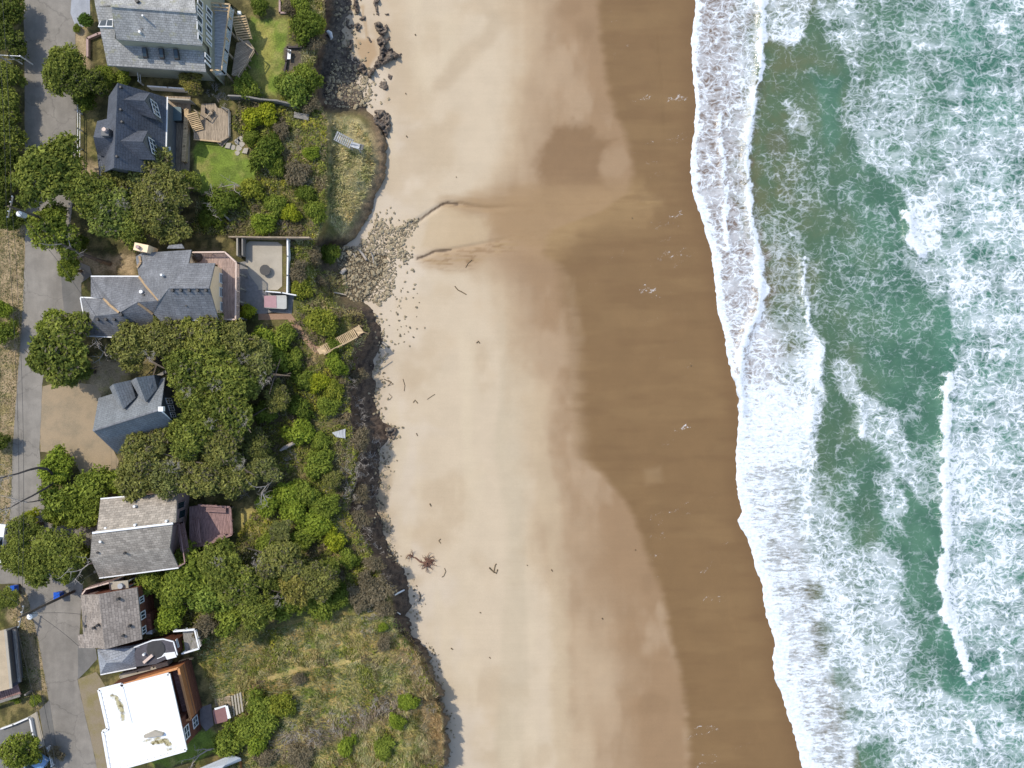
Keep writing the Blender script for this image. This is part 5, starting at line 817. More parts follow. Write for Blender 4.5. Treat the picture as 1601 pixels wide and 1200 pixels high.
for p in [
 (4,12,30,3,'pine','d','dark hedge tree across the street from the silver shingled house, topmost of the hedge',HG),(6,58,27,3,'pine','d','dark hedge tree across the street, opposite the topiary bush',HG),(2,118,30,3,'pine','','greener hedge tree across the street from the shed-side tree pair',HG),(5,160,26,2.8,'pine','','hedge tree with bright crown facing the white rail fence',HG),(2,205,30,3,'pine','','hedge tree across the street from the navy house chimney',HG),(4,252,28,3,'pine','d','dark hedge tree across the street from the largest round roadside tree',HG),(0,300,30,3.2,'pine','d','darkest hedge tree beside the transformer pole top',HG),(16,338,22,2.6,'pine','d','low dark hedge tree at the lower end of the hedge row',HG),
 (96,106,33,4.6,'pine','','spreading green tree overhanging the road above the navy house',None),(128,128,26,4.2,'pine','d','darker half of the tree pair between road and navy house',None),(166,120,17,3.2,'bush','','rounded green bush against the silver house corner, above the navy roof',None),(190,127,14,2.4,'bush','','small bush touching the top gable of the navy house',None),(132,155,17,2.6,'bush','d','dark low shrub below the roadside tree pair, by the rail fence',None),(136,33,11,1.6,'topi','b','neatly rounded topiary bush by the pale driveway',None),(121,44,6,.8,'bush','','tiny shrub beside the topiary bush at the kerb',None),
 (75,270,47,7,'pine','','largest round tree, overhanging the road below the navy house',GR1),(140,300,36,6.5,'pine','','broad green tree next to the largest round roadside tree',GR1),(176,332,36,6.5,'pine','g','bluish green tree below the white-roofed shed',GR1),(182,282,24,5,'olive','','small olive tree between navy gable and white shed roof',GR1),(240,278,36,6,'olive','','olive tree against the lower corner of the navy house',GR1),(268,300,35,6,'olive','','olive tree beside the white shed roof, toward the sea',GR1),(238,330,36,6.5,'olive','','central olive tree of the clump above the long grey house',GR1),(205,352,32,6,'pine','','green tree right above the cream chimney of the long grey house',GR1),(262,352,28,5.5,'olive','','olive tree above the bay roof of the long grey house',GR1),(292,285,18,4,'pine','','small tree at the lower end of the wooden boardwalk',GR1),
 (84,360,38,6,'pine','b','yellow-green tree over the road below the transformer pole',GR1),(96,400,22,5,'twig','','grey bare top branches of the leaning roadside tree',None),(108,418,18,3.5,'pine','b','bright small crown over the entrance of the dark driveway',None),(125,378,13,3,'bush','d','dark bush at the foot of the leaning trunk',None),
 (98,548,42,6.5,'pine','','large dense tree between dark driveway and gravel yard',None),(85,508,25,5,'pine','b','brighter tree crown touching the dark driveway edge',None),(58,562,17,4,'pine','','small crown over the road beside the gravel yard',None),(120,580,22,5,'pine','','lower lobe tree at the gravel yard top edge',None),
 (2,520,20,3.5,'bush','','green bush across the street from the dark driveway',None),(6,484,14,2.5,'bush','b','light shrub on the bare verge across the street',None),(-2,690,16,2,'pine','d','dark hedge at the picture edge across from the gravel yard',None),(10,935,17,3.5,'pine','','round tree on the street corner verge near the blue bin',None),(33,1172,29,4,'pine','b','round bright tree beside the pale kerb and blue car',None),(90,1178,12,1.2,'brown','','low brown shrub in the verge island by the dark drive',None),(22,1092,9,1,'bush','b','small bright shrub under the corner house stair',None),(55,1095,8,1.2,'bush','','lone green shrub on the verge near the corner house',None),
 (210,540,34,6,'olive','','olive pine under the garage roof of the long grey house',GR2),(262,528,34,6.5,'olive','','olive pine under the middle wall of the long grey house',GR2),(312,522,34,6.5,'olive','b','brighter pine under the cream gable of the long grey house',GR2),(362,535,36,6,'olive','','pine below the balcony deck, beside the clay path bushes',GR2),(300,575,40,7,'pine','','dark green pine just above the blue-grey house facade',GR2),(352,585,40,7,'pine','','dense green pine at the heart of the grove',GR2),(398,575,30,5.5,'olive','g','greyish pine at the sea side of the upper grove',GR2),(312,632,36,6.5,'pine','','pine beside the blue-grey house windows',GR2),(360,640,38,6.5,'pine','','green pine in the lower heart of the grove',GR2),(300,680,38,7,'pine','','pine leaning over the lower corner of the blue-grey roof',GR2),(345,690,36,6.5,'olive','','olive pine above the tan house, grove centre',GR2),(232,705,36,6.5,'olive','','olive pine covering the lower eave of the blue-grey house',GR2),(215,745,32,6,'olive','','straggly olive pine between gravel yard and tan roof',GR2),(262,745,34,6.5,'olive','g','grey olive pine hanging over the tan roof ridge end',GR2),(310,740,36,6,'olive','','olive pine above the plum deck',GR2),(358,742,34,5.5,'olive','','olive pine with bare grey twigs above the pale grass patch',GR2),(395,690,24,4.5,'olive','d','dark olive pine by the fallen grey log',GR2),(410,735,22,4,'olive','g','grey-green pine next to the dead crown, above the scrub',GR2),
 (408,640,20,3,'bush','d','dark shrub in the clearing beside the grove',SC1),(434,620,22,3.6,'olive','','small olive tree beside the grey dead crown',None),(446,640,18,3,'twig','','grey dead crown in the clearing above the fallen log',None),(402,714,18,3.2,'twig','','grey dead crown at the lower edge of the grove',None),(352,702,13,6.5,'twig','','bare grey top among the pines above the tan house',None),(372,770,14,4,'twig','','bare grey twigs above the pale grass patch',None),(455,720,16,2.4,'twig','','grey dead bush under the fallen log',None),
 (92,728,24,3.6,'bush','b','bright tall shrub at the lower end of the gravel yard',None),(100,775,32,4.5,'bush','','large green shrub under the bare leaning limbs',None),(150,765,28,4,'bush','','green shrub between gravel yard and tan roof',None),(186,752,18,3,'bush','b','bright low shrub at the gravel yard corner',None),(132,800,26,4,'bush','','dense shrub against the inland end of the tan house',None),(52,810,13,1.8,'bush','y','yellow-green rounded bush in the road bend',None),(84,805,15,3,'bush','','small shrub over the kerb beside the yellow-green bush',None),
 (36,828,24,5,'pine','','tree over the road next to the white car',None),(28,868,28,5.5,'pine','','tree hiding most of the white car',None),(58,880,30,5.5,'pine','','lower tree of the road-bend cluster',None),(94,858,32,5.5,'pine','','tree between road bend and tan house gable',None),(102,892,18,4,'pine','b','bright lower tree above the brown house',None),(130,868,20,2.2,'bush','d','shady shrub against the tan house inland wall',None),
 (238,915,24,3.4,'bush','','green shrub below the tan house lower eave',None),(275,922,28,4,'bush','','big shrub between the tan and brown houses, seaward',None),(262,965,22,3.2,'bush','b','bright shrub beside the bay of the brown house',None),(302,895,30,4.5,'bush','','shrub under the plum deck corner',None),(345,880,34,5,'pine','','green pine below the plum deck',None),(330,930,30,4.5,'bush','g','grey-green shrub in the hedge mass below the plum deck',None),(375,915,32,5,'pine','','dark green pine in the middle of the hedge mass',None),(400,950,34,5,'pine','','rounded dark pine at the lower edge of the hedge mass',None),(358,965,26,3.6,'bush','','shrub at the lower hedge edge over the cottage lawn shadow',None),(318,978,22,2.6,'brown','','rust-brown shrub beside the cottage balcony',None),(300,1002,16,1.8,'bush','b','bright shrub touching the cottage balcony rail',None),(388,985,20,3,'olive','','olive pine at the tip of the hedge shadow',None),
 (440,880,36,5.5,'olive','','broad olive pine with bare underside above the meadow',None),(462,915,28,5,'olive','o','brown-tinted pine beside the broad olive pine',None),(495,905,32,5,'olive','','rounded olive pine at the seaward end of the hedge mass',None),(515,885,16,3,'pine','','small pine by the dark path bend',None),(450,950,24,3,'bush','','green shrub under the broad olive pine',None),(505,945,20,2.6,'bush','','shrub at the top corner of the meadow',None),(530,935,16,2,'bush','d','dark low shrub at the meadow top edge',None),(420,905,22,4,'pine','d','dark gap tree in the hedge mass',None),
 (425,790,20,2.4,'bush','b','bright scrub bush seaward of the pale grass patch',SC1),(452,772,22,2.4,'bush','b','bright scrub bush below the fallen log',SC1),(482,768,20,2.2,'bush','','scrub bush under the bleached bluff brush',SC1),(512,790,20,2,'bush','','scrub bush nearest the bluff below the white landing',SC1),(460,805,22,2.4,'bush','b','bright bush in the middle of the lower scrub',SC1),(495,815,20,2.2,'bush','b','bright bush beside the narrow dark path',SC1),(438,832,18,3,'olive','g','grey-green leaning pine in the lower scrub',None),(475,840,18,2,'bush','','scrub bush above the narrow dark path',SC1),(525,840,18,1.8,'bush','y','yellowish bush at the bluff lip above the gravelly slip',SC1),(418,850,20,2.4,'bush','','scrub bush at the top of the broad olive pine',SC1),(545,870,14,1.4,'bush','','small bush at the end of the narrow dark path',SC1),
 (420,540,22,2.6,'bush','b','bright bush seaward of the shaded path garden',SC1),(438,524,18,2.2,'bush','','bush inside the bend of the clay path',SC1),(440,562,20,2.4,'bush','','bush below the clay path bend',SC1),(462,562,14,1.6,'bush','','bush beside the foot of the pale wooden bluff stair',SC1),(503,502,20,2.4,'bush','o','olive bush between clay path and eroded gully',SC1),(384,487,11,1.6,'bush','y','small yellow-green bush at the balcony deck corner',None),(520,540,14,1.4,'bush','d','dark bush under the pale wooden bluff stair',SC1),(525,565,16,1.6,'bush','b','bright bush on the bluff lip below the pale stair',SC1),(497,598,14,1.4,'bush','y','brightest yellow gorse bush in the clearing',None),(475,590,15,1.5,'bush','d','dark green bush beside the yellow gorse',SC1),(520,610,16,1.2,'bush','o','low olive bush on the bluff lip beside the gorse',SC1),(470,640,20,1.4,'bush','d','dark low bush in the clearing shade',SC1),(515,635,14,1.2,'bush','','low bush above the short footpath at the bluff',SC1),(465,672,20,1.8,'bush','b','bright bush between the dead crown and fallen log',SC1),(500,690,14,1.6,'bush','','bush beside the white landing board',SC1),(495,725,22,2,'bush','','green bush below the white landing board',SC1),(520,750,16,1.6,'olive','','wind-bent olive pine in front of the bleached brush',None),
 (302,128,18,2.6,'olive','o','juniper with grey twigs beside the lower wall of the silver house',None),(330,140,17,2.2,'twig','','grey dead branches hanging over the small lower deck',None),(345,152,12,2,'twig','','second grey dead bush by the wooden fence, nearer the sea',None),(385,136,16,2.2,'bush','','green bush below the raised deck landing',None),(402,142,12,1.8,'twig','','grey twiggy bush at the lower lawn edge',None),(455,138,26,2.6,'bush','g','large grey-green bush at the seaward corner of the upper lawn',None),(480,118,18,2,'bush','','bush on the bluff lip below the gravel bench nook',None),(478,42,22,2.4,'bush','d','dark bush above the gravel bench nook',None),(492,68,14,1.3,'brown','','pale tussock on the bluff lip beside the bench nook',None),(498,40,14,1.6,'bush','o','olive bush at the top of the bluff',None),(470,12,16,1.8,'bush','','bush at the very top beside the brick edging',None),(487,166,14,1.2,'brown','','straw tussock at the fence end on the bluff',None),(452,12,12,1.2,'brown','','brown shrub on the upper lawn corner',None),(405,8,14,1.6,'bush','d','shady shrub above the upper lawn beside the deck',None),
 (412,240,24,2.6,'bush','d','dark round bush below the stepping stones',None),(432,262,14,1.6,'bush','','round bush on the seaward edge of the lower lawn',None),(392,188,16,1.2,'bush','y','yellowish shrub seaward of the small lower deck',None),(420,180,16,1.2,'bush','y','yellow-green shrub below the wooden fence',None),(395,215,12,1,'bush','','small shrub by the lower deck steps',None),(440,205,13,1,'brown','','straw coloured shrub in the rock garden',None),(465,270,20,1.6,'brown','','grey brown bush in the middle of the wild garden',None),(478,285,15,1.5,'twig','','grey dead bush in the wild garden slope',None),(350,318,25,2.6,'bush','d','dark round bush beside the bleached fallen branches',None),(360,350,12,1.4,'twig','','bleached fallen branch tangle above the patio fence',None),(395,300,18,1.6,'bush','o','olive bush in the wild garden below the lawn',None),(430,320,18,1.6,'bush','','green bush in the wild garden centre',None),(455,335,16,1.4,'bush','y','yellow-green bush in the lower wild garden',None),(415,350,16,1.4,'bush','b','bright bush above the patio fence',None),(440,352,12,1.2,'twig','','grey twigs above the seaward end of the patio fence',None),(492,330,18,1.6,'bush','','green bush on the scarp beside the slumped mound',None),(480,305,14,1.2,'bush','d','dark bush on the scarp of the slumped mound',None),(488,240,12,.8,'bush','b','vivid green bush above the mound scarp',None),(330,345,14,1.6,'bush','d','dark shrub by the inland end of the patio fence',None),(470,425,18,1.2,'brown','','straw shrub seaward of the white patio fence',None),(490,400,16,1.2,'brown','','brown shrub on the gully lip above the creek stones',None),(472,452,14,1,'bush','o','olive shrub beside the white hot tub screen',None),(498,440,12,1,'brown','','brown tuft at the gully head',None),(518,395,14,1,'bush','d','dark green bush in the creek gully',None),
 (575,700,24,1.8,'twig','','bleached brush at the bluff lip beside the white landing',SC2),(556,722,24,1.8,'twig','','bleached brush just below the white landing',SC2),(568,748,20,1.6,'twig','','bleached brush halfway down to the lower scrub',SC2),(545,772,18,1.5,'twig','','bleached brush at the top of the lower scrub',SC2),(570,835,18,1.2,'twig','','grey brush above the gravelly slip',SC2),(588,860,16,1.1,'twig','','grey brush beside the gravelly slip',SC2),(560,812,16,1.2,'brown','','brown brush on the bluff lip beside the lower scrub',SC2),(548,600,12,1,'twig','','grey roots on the bluff lip by the gorse clearing',SC2),(585,922,24,1.2,'brown','','brown scrub at the head of the meadow near the bluff',None),(560,935,20,1.2,'brown','','brown scrub beside the dark low shrub at the meadow top',None),(600,950,15,1,'brown','','pale brown scrub at the bluff above the white plank',None),(572,960,16,1,'twig','','grey scrub at the meadow head',None),(468,1060,10,.8,'brown','','brown tuft beside the meadow path junction',None),(598,980,7,.7,'bush','b','lone vivid green shrub near the meadow cliff',None),
 (410,1098,22,1.6,'bush','','green shrub beside the wooden slat steps',None),(386,1140,20,1.6,'bush','','green shrub below the brown hot tub',None),(412,1125,24,1.6,'bush','','green shrub in the lower meadow thicket',None),(440,1100,20,1.4,'bush','o','olive shrub at the meadow path side of the thicket',None),(360,1155,20,1.8,'bush','','green shrub above the metal-roofed cabin',None),(400,1155,18,1.4,'bush','b','bright shrub at the thicket lower edge',None),(640,1098,14,1,'bush','b','bright green shrub near the lower cliff lip',None),(622,1128,13,1,'bush','b','bright green shrub below its twin near the cliff',None),(545,1165,14,.9,'bush','b','low green shrub at the bottom of the meadow',None),(600,1170,16,.9,'bush','','low shrub at the bottom meadow corner',None),(455,1150,22,1.1,'twig','','grey brown brush beside the cabin thicket',None),(490,1155,22,1.0,'twig','','grey brown brush in the bottom meadow band',None),(525,1130,22,1.0,'twig','','grey brown brush midway along the meadow band',None),(560,1115,20,.9,'twig','','grey brown brush nearing the cliff in the meadow band',None),(595,1102,18,.9,'twig','','grey brown brush at the cliff end of the meadow band',None),(470,1180,20,1.0,'brown','','brown brush along the bottom picture edge',None),(415,1185,16,1,'brown','','straw brush beside the cabin wall',None)] + [(a_, b_, r_, h_, 'snag', '', 'one of the bare grey treetops standing among the pines', 'bare treetops in the pines') for a_, b_, r_, h_ in [(345,602,13,7),(418,592,14,6),(335,660,12,7),(385,655,13,6.6),(278,728,13,6.6),(380,722,14,6),(348,878,14,5.4),(405,872,13,5.6),(242,556,11,6.6),(385,560,12,6),(440,935,13,4.6),(300,612,10,7),(200,320,11,6.6),(255,312,11,6.4)]] + [(x_, y_, r_, 1.5, 'twig' if k_ % 3 else 'brown', '', 'one of the grey brown dead brush clumps massed along the bluff lip', 'dead brush massed on the bluff lip') for k_, (x_, y_, r_) in enumerate([(560,590,15),(556,630,16),(560,655,15),(562,690,18),(580,722,16),(548,745,18),(562,770,16),(580,770,14),(552,790,14),(585,880,14),(600,905,14),(610,925,13),(575,905,18),(592,940,16),(570,985,13),(600,1005,12),(648,1050,10),(672,1110,10)])]: plant(*p)

# ------------------------------------------------------------------ ground cover and grass nobody could count
MEAD = [(300,1000),(420,985),(520,960),(620,965),(660,1020),(688,1090),(694,1200),(694,1330),(330,1330),(360,1180),(340,1100)]
MOUND = [(518,180),(556,190),(580,222),(586,258),(577,295),(554,338),(536,366),(515,345),(519,260)]
SCRUB = [(410,505),(470,515),(540,520),(560,560),(548,620),(550,660),(564,700),(556,760),(546,800),(574,840),(590,875),(604,910),(560,935),(520,905),(430,960),(300,1000),(240,900),(300,870),(370,840),(420,760),(395,690),(430,600)]
GARD = [(375,155),(470,172),(512,182),(510,340),(492,375),(505,450),(540,490),(535,520),(455,505),(470,465),(452,455),(452,372),(300,366),(310,305),(400,290),(395,225),(362,200)]
TOPZ = [(455,-20),(503,-20),(505,40),(493,75),(488,110),(490,150),(510,180),(470,168),(438,158),(440,110),(472,112),(470,70),(452,60)]
NOGO = [[(36,-130),(145,-130),(142,60),(125,280),(120,410),(145,420),(320,340),(345,110),(345,-130)], [(140,415),(300,375),(450,372),(452,455),(465,465),(462,500),(130,530),(75,540),(60,600),(150,600),(255,585),(290,640),(285,700),(180,760),(165,770),(300,760),(370,785),(370,850),(290,900),(255,925),(250,980),(330,985),(330,1030),(290,1045),(335,1100),(380,1080),(385,1120),(310,1150),(300,1200),(100,1330),(40,900),(60,800),(16,830),(25,600),(40,400)], [(345,-20),(455,-20),(448,70),(438,150),(392,158),(345,110)], [(256,140),(362,160),(362,228),(402,262),(398,288),(312,302),(256,302)], [(520,204),(572,220),(570,240),(518,225)], [(492,538),(508,536),(556,508),(574,520),(558,530),(506,558)]]
def scatter(n, polys, seed, avoid=True):
    rng = np.random.RandomState(seed); xs, ys = [], []; areas = []
    for p in polys:
        q = np.array(p, float); b0, b1 = q.min(0), q.max(0); areas.append((b1 - b0).prod())
    for p, ar in zip(polys, areas):
        q = np.array(p, float); b0, b1 = q.min(0), q.max(0); k = int(n * ar / sum(areas)); x = rng.uniform(b0[0], b1[0], k); y = rng.uniform(b0[1], b1[1], k); ok = sd(p, x, y) < 0
        if avoid:
            for g in NOGO: ok &= sd(g, x, y) > 1
        xs.append(x[ok]); ys.append(y[ok])
    return np.concatenate(xs), np.concatenate(ys), rng
def world(x, y, z): f = K * (H - z); return np.stack([(x - 800.5) * f, (600 - y) * f, z], -1)
x, y, rng = scatter(210000, [SCRUB, GARD, TOPZ, MEAD], 5); nz = fbm(x / 13, y / 13, 3, 300) * 2; nz2 = fbm(x / 30, y / 30, 3, 303) * 2
inm = sd(MEAD, x, y) < 0; keep = (rng.rand(len(x)) < np.where(inm, .75 * sm(.05, .4, nz2), .5 + .6 * nz)); x, y, nz, nz2, inm = x[keep], y[keep], nz[keep], nz2[keep], inm[keep]
hh = np.clip(.25 + nz * .9, .04, 1.1) * rng.uniform(.35, 1, len(x)) * np.where(inm, .5, 1); c = world(x, y, ground(x, y)); c[:, 2] += hh
nn = rng.normal(size=(len(x), 3)) * .55 + np.array([0, 0, 1]); nn /= np.linalg.norm(nn, axis=1, keepdims=True); q, f = leaf_quads(c, nn, rng.uniform(.09, .2, len(x)), .45, rng)
k = np.clip(.45 + nz * .5 + rng.normal(size=len(x)) * .22, 0, 1)[:, None]; col = np.array([.10, .125, .022]) * (1 - k) + np.array([.33, .335, .07]) * k
ng = fbm(x / 22, y / 22, 3, 306)[:, None] * 2; col = np.where(ng > .22, np.array([.2, .16, .095]) * (.6 + .6 * rng.rand(len(x), 1)), col); col = np.where((ng < -.3), col * np.array([1.35, 1.2, .9]), col)
col = np.repeat(np.concatenate([col, np.ones((len(x), 1))], 1), 4, 0); tag(link(bpy.data.objects.new('undergrowth', np_mesh('undergrowth', q, f, col, MT['leaf']))), kind='stuff')
x, y, rng = scatter(330000, [MEAD, MOUND, GARD, TOPZ, SCRUB, [(14,340),(38,340),(38,480),(24,620),(16,830),(-20,840),(-20,340)], [(22,918),(42,928),(60,1000),(76,1080),(55,1110),(35,1090),(34,1000),(12,960)], [(536,480),(566,482),(578,520),(560,548),(545,520)], [(500,425),(535,425),(545,450),(530,468),(500,455)], [(652,1010),(676,1080),(694,1140),(692,1200),(640,1200),(640,1030)]], 9, False)
ok = np.ones(len(x), bool)
for g in NOGO[2:]: ok &= sd(g, x, y) > 1
ok &= pd([(378,1085),(410,1065),(440,1055),(470,1045),(520,1040),(560,1028),(605,1015)], x, y) > 3.5
ok &= rng.rand(len(x)) < np.where(sd(SCRUB, x, y) < 0, .25, np.where(sd(GARD, x, y) < 0, .45, .95)) * np.clip(.75 + fbm(x / 8, y / 8, 3, 310) * 1.6, .1, 1); x, y = x[ok], y[ok]; n = len(x)
c = world(x, y, ground(x, y)); th = rng.rand(n) * 6.283; patch = fbm(x / 26, y / 26, 3, 312); th = th * .45 + 6.283 * patch * 1.5 - .6; L = rng.uniform(.22, .6, n) * np.where(x < 80, .35, 1); lean = rng.uniform(.45, 1.0, n); dx, dy = np.cos(th) * L * lean, np.sin(th) * L * lean; w = rng.uniform(.02, .045, n)
sx, sy = -np.sin(th) * w, np.cos(th) * w; z = np.sqrt(np.maximum(1 - (lean * .9) ** 2, .05)) * L; Z0 = np.zeros(n)
v = np.stack([c + np.stack([-sx, -sy, Z0], -1), c + np.stack([sx, sy, Z0], -1), c + np.stack([dx * .6 + sx * .7, dy * .6 + sy * .7, z * .8], -1), c + np.stack([dx, dy, z], -1)], 1).reshape(-1, 3)
g1 = fbm(x / 11, y / 8, 4, 320); g2 = fbm(x / 35, y / 35, 3, 324); k = np.clip(.5 + g1 * 1.7 + rng.normal(size=n) * .22 + np.where(sd(MOUND, x, y) < 0, .42, 0) + .55 * sm(-25, 25, x - lip(y) + 20) * (y > 1000), 0, 1)[:, None]
col = np.array([.18, .225, .05]) * (1 - k) + np.array([.60, .525, .31]) * k; bz = np.maximum(sm(30, 8, pd([(435,1172),(490,1152),(550,1125),(620,1100)], x + 25 * fbm(x / 15, y / 15, 3, 330), y + 40 * fbm(x / 15, y / 15, 3, 331))), np.maximum(sm(34, 14, np.hypot(x - 590, (y - 930) * .8)), sm(-30, -8, x - lip(y)) * (y > 560) * (y < 860))); ed = sm(-48, -12, x - lip(y)) * (y > 990); col = np.where((rng.rand(n) < ed * .8)[:, None], np.array([.54, .43, .26]), col); col = np.where((rng.rand(n) < bz * .85)[:, None], np.array([.36, .30, .235]), col); col = np.where((g2 > .1)[:, None], col * np.array([1.04, .95, .88]), col) * rng.uniform(.7, 1.2, (n, 1)) * np.where(x < 80, .72, np.where(sd(MOUND, x, y) < 0, 1.25, 1.08))[:, None]
col = np.repeat(np.concatenate([col, np.ones((n, 1))], 1), 4, 0); tag(link(bpy.data.objects.new('grass', np_mesh('grass', v, np.arange(n * 4).reshape(n, 4), col, MT['leaf']))), kind='stuff')
# ------------------------------------------------------------------ rocks
def blob_mesh(name, seed, sub=2, flat=.65, amp=.28, mat='rock'):
    import bmesh
    bm = bmesh.new(); bmesh.ops.create_icosphere(bm, subdivisions=sub, radius=1); rng = np.random.RandomState(seed); ph = rng.rand(3, 3) * 6
    for v in bm.verts:
        c = v.co; k = 1 + amp * (math.sin(c.x * 2.3 + ph[0, 0]) * math.sin(c.y * 2.1 + ph[0, 1]) + .5 * math.sin(c.x * 4.3 + c.z * 3 + ph[1, 0]) * math.sin(c.y * 4.7 + ph[1, 1])) ; v.co = Vector((c.x * k, c.y * k * .82, max(c.z, -.4) * k * flat))
    me = bpy.data.meshes.new(name); bm.to_mesh(me); bm.free(); me.materials.append(MT[mat]); return me
t = NT('creek_stone', .85, .2); o = t.obj(); oi = t.n('ObjectInfo'); n = t.noise(o, 2.2, 5)
gi = t.n('NewGeometry'); t.col(t.mix(1.0, t.mix(t.ramp(n, .3, .7), A(150, 138, 112), A(204, 190, 160)), t.mix(gi.outputs['Random Per Island'], (.36, .36, .37, 1), (1.02, .98, .93, 1)), 'MULTIPLY')); t.bump(n, .5, .1); MT['stone'] = t.m
BLD = [blob_mesh('boulder', 400 + i, 2, .62, .3, 'stone') for i in range(5)]
CREEK = [(588,342),(600,347),(612,356),(628,352),(640,342),(656,341),(652,354),(640,370),(626,384),(646,403),(630,410),(618,400),(620,430),(616,452),(606,468),(592,477),(575,470),(555,472),(540,462),(538,440),(528,425),(530,408),(520,398),(532,388),(560,384),(574,372)]
RUB = [(522,92),(540,98),(556,104),(575,122),(582,148),(570,166),(545,168),(520,168),(503,158),(510,130),(516,108)]
SLIP = [(590,802),(600,800),(615,815),(612,835),(600,830)]; SLIP2 = [(598,850),(612,850),(624,865),(618,880),(605,872)]
rows = []
for pl_, n_, s0 in ((CREEK, 900, 1.0), (RUB, 260, .9), (SLIP, 40, .6), (SLIP2, 45, .6)):
    x, y, rng = scatter(n_ * 14, [pl_], 500 + n_, False); k = 0; got = []
    for a_, b_ in zip(x, y):
        r = (.09 + .3 * rng.rand() ** 2.4) * s0
        if all((a_ - u) ** 2 + (b_ - v) ** 2 > ((r + w) * 9.5) ** 2 for u, v, w in got): got.append((a_, b_, r))
        if len(got) >= n_: break
    rows += got
rng = np.random.RandomState(77)
for a_, b_, r in list(zip(rng.normal(606, 16, 40), rng.normal(345, 12, 40), rng.uniform(.1, .2, 40))) + list(zip(rng.normal(622, 16, 60), rng.uniform(440, 545, 60), rng.uniform(.07, .16, 60))) + list(zip(rng.normal(640, 10, 20), rng.normal(400, 12, 20), rng.uniform(.1, .2, 20))) + [(float(foot(np.array([q_]))[0]) + v_, q_, r_) for q_, v_, r_ in zip(rng.uniform(486, 830, 190), rng.normal(-6, 6, 190), rng.uniform(.07, .2, 190))] + [(float(foot(np.array([q_]))[0]) + v_, q_, r_) for q_, v_, r_ in zip(rng.uniform(-20, 170, 160), rng.normal(-10, 14, 160), rng.uniform(.07, .22, 160))] + [(float(foot(np.array([q_]))[0]) + v_, q_, r_) for q_, v_, r_ in zip(rng.uniform(840, 1200, 110), rng.normal(-3, 5, 110), rng.uniform(.05, .15, 110))]: rows.append((a_, b_, r))
rows.sort(key=lambda q: -q[2])
rest = M(); rv, rf = [], []
for i, (a_, b_, r) in enumerate(rows):
    p = S(a_, b_, r * .3); sc = (r, r * rng.uniform(.8, 1.1), r * rng.uniform(.75, 1.1)); rz = rng.rand() * 6.28; tone = rng.uniform(.55, 1.15); col = (tone, tone * rng.uniform(.95, 1.0), tone * rng.uniform(.86, 1.0), 1)
    if i < 298:
        ob = link(bpy.data.objects.new('boulder', BLD[i % 5])); ob.location = p; ob.scale = sc; ob.rotation_euler = (0, 0, rz); ob.color = col
        up_ = b_ < 200; low = b_ > 700; foot_ = 486 < b_ < 700 and a_ < 606
        tag(ob, 'rounded stone in the rubble under the top of the bluff' if up_ else 'small stone fallen at the foot of the lower bluff' if low or foot_ else 'grey tan boulder among the stones of the creek mouth', 'boulder', 'rubble stones' if up_ else 'stones at the bluff foot' if low or foot_ else 'boulders of the creek mouth')
    else:
        me = BLD[i % 5]; b0 = len(rv); co, si = math.cos(rz), math.sin(rz)
        for v in me.vertices: x, y, z = v.co.x * sc[0], v.co.y * sc[1], v.co.z * sc[2]; rv.append((p.x + x * co - y * si, p.y + x * si + y * co, p.z + z))
        rf += [[b0 + k for k in f.vertices] for f in me.polygons]
me = bpy.data.meshes.new('rubble'); me.from_pydata(rv, [], rf); me.materials.append(MT['stone']); o = tag(link(bpy.data.objects.new('rubble', me)), kind='stuff')
# mudstone outcrops on the upper beach
t = NT('mudstone', .9, .15); o = t.obj(); n = t.noise(o, 1.6, 7, .7); t.col(t.mix(t.ramp(n, .38, .62), A(92, 82, 76), A(150, 136, 120))); t.bump(n, .8, .15); MT['mudstone'] = t.m
def outcrop(poly, hgt, label):
    q = np.array(poly, float); b0, b1 = q.min(0) - 2, q.max(0) + 2; xs, ys = np.arange(b0[0], b1[0], 1.0), np.arange(b0[1], b1[1], 1.0); X, Y = np.meshgrid(xs, ys)
    D = sd(poly, X + fbm(X / 4, Y / 4, 3, 420) * 5, Y + fbm(X / 4, Y / 4, 3, 424) * 5); hgt_ = hgt * sm(1.2, -2.2, D) * np.clip(.75 + fbm(X / 4.5, Y / 4.5, 4, 428) * 2.2, .15, 1.6); Z = np.maximum(ground(X, Y), beach_z(X, Y)) - .12 + hgt_
    w = world(X.ravel(), Y.ravel(), Z.ravel()); i = np.arange(X.size).reshape(X.shape); ok = (D < 1.4)[1:, :-1] & (D < 1.4)[1:, 1:] & (D < 1.4)[:-1, 1:] & (D < 1.4)[:-1, :-1]; f = np.stack([i[1:, :-1], i[1:, 1:], i[:-1, 1:], i[:-1, :-1]], -1)[ok]
    if len(f): u, inv = np.unique(f, return_inverse=True); tag(link(bpy.data.objects.new('rock_outcrop', np_mesh('rock_outcrop', w[u], inv.reshape(-1, 4), None, MT['mudstone'], True))), label, 'rock')
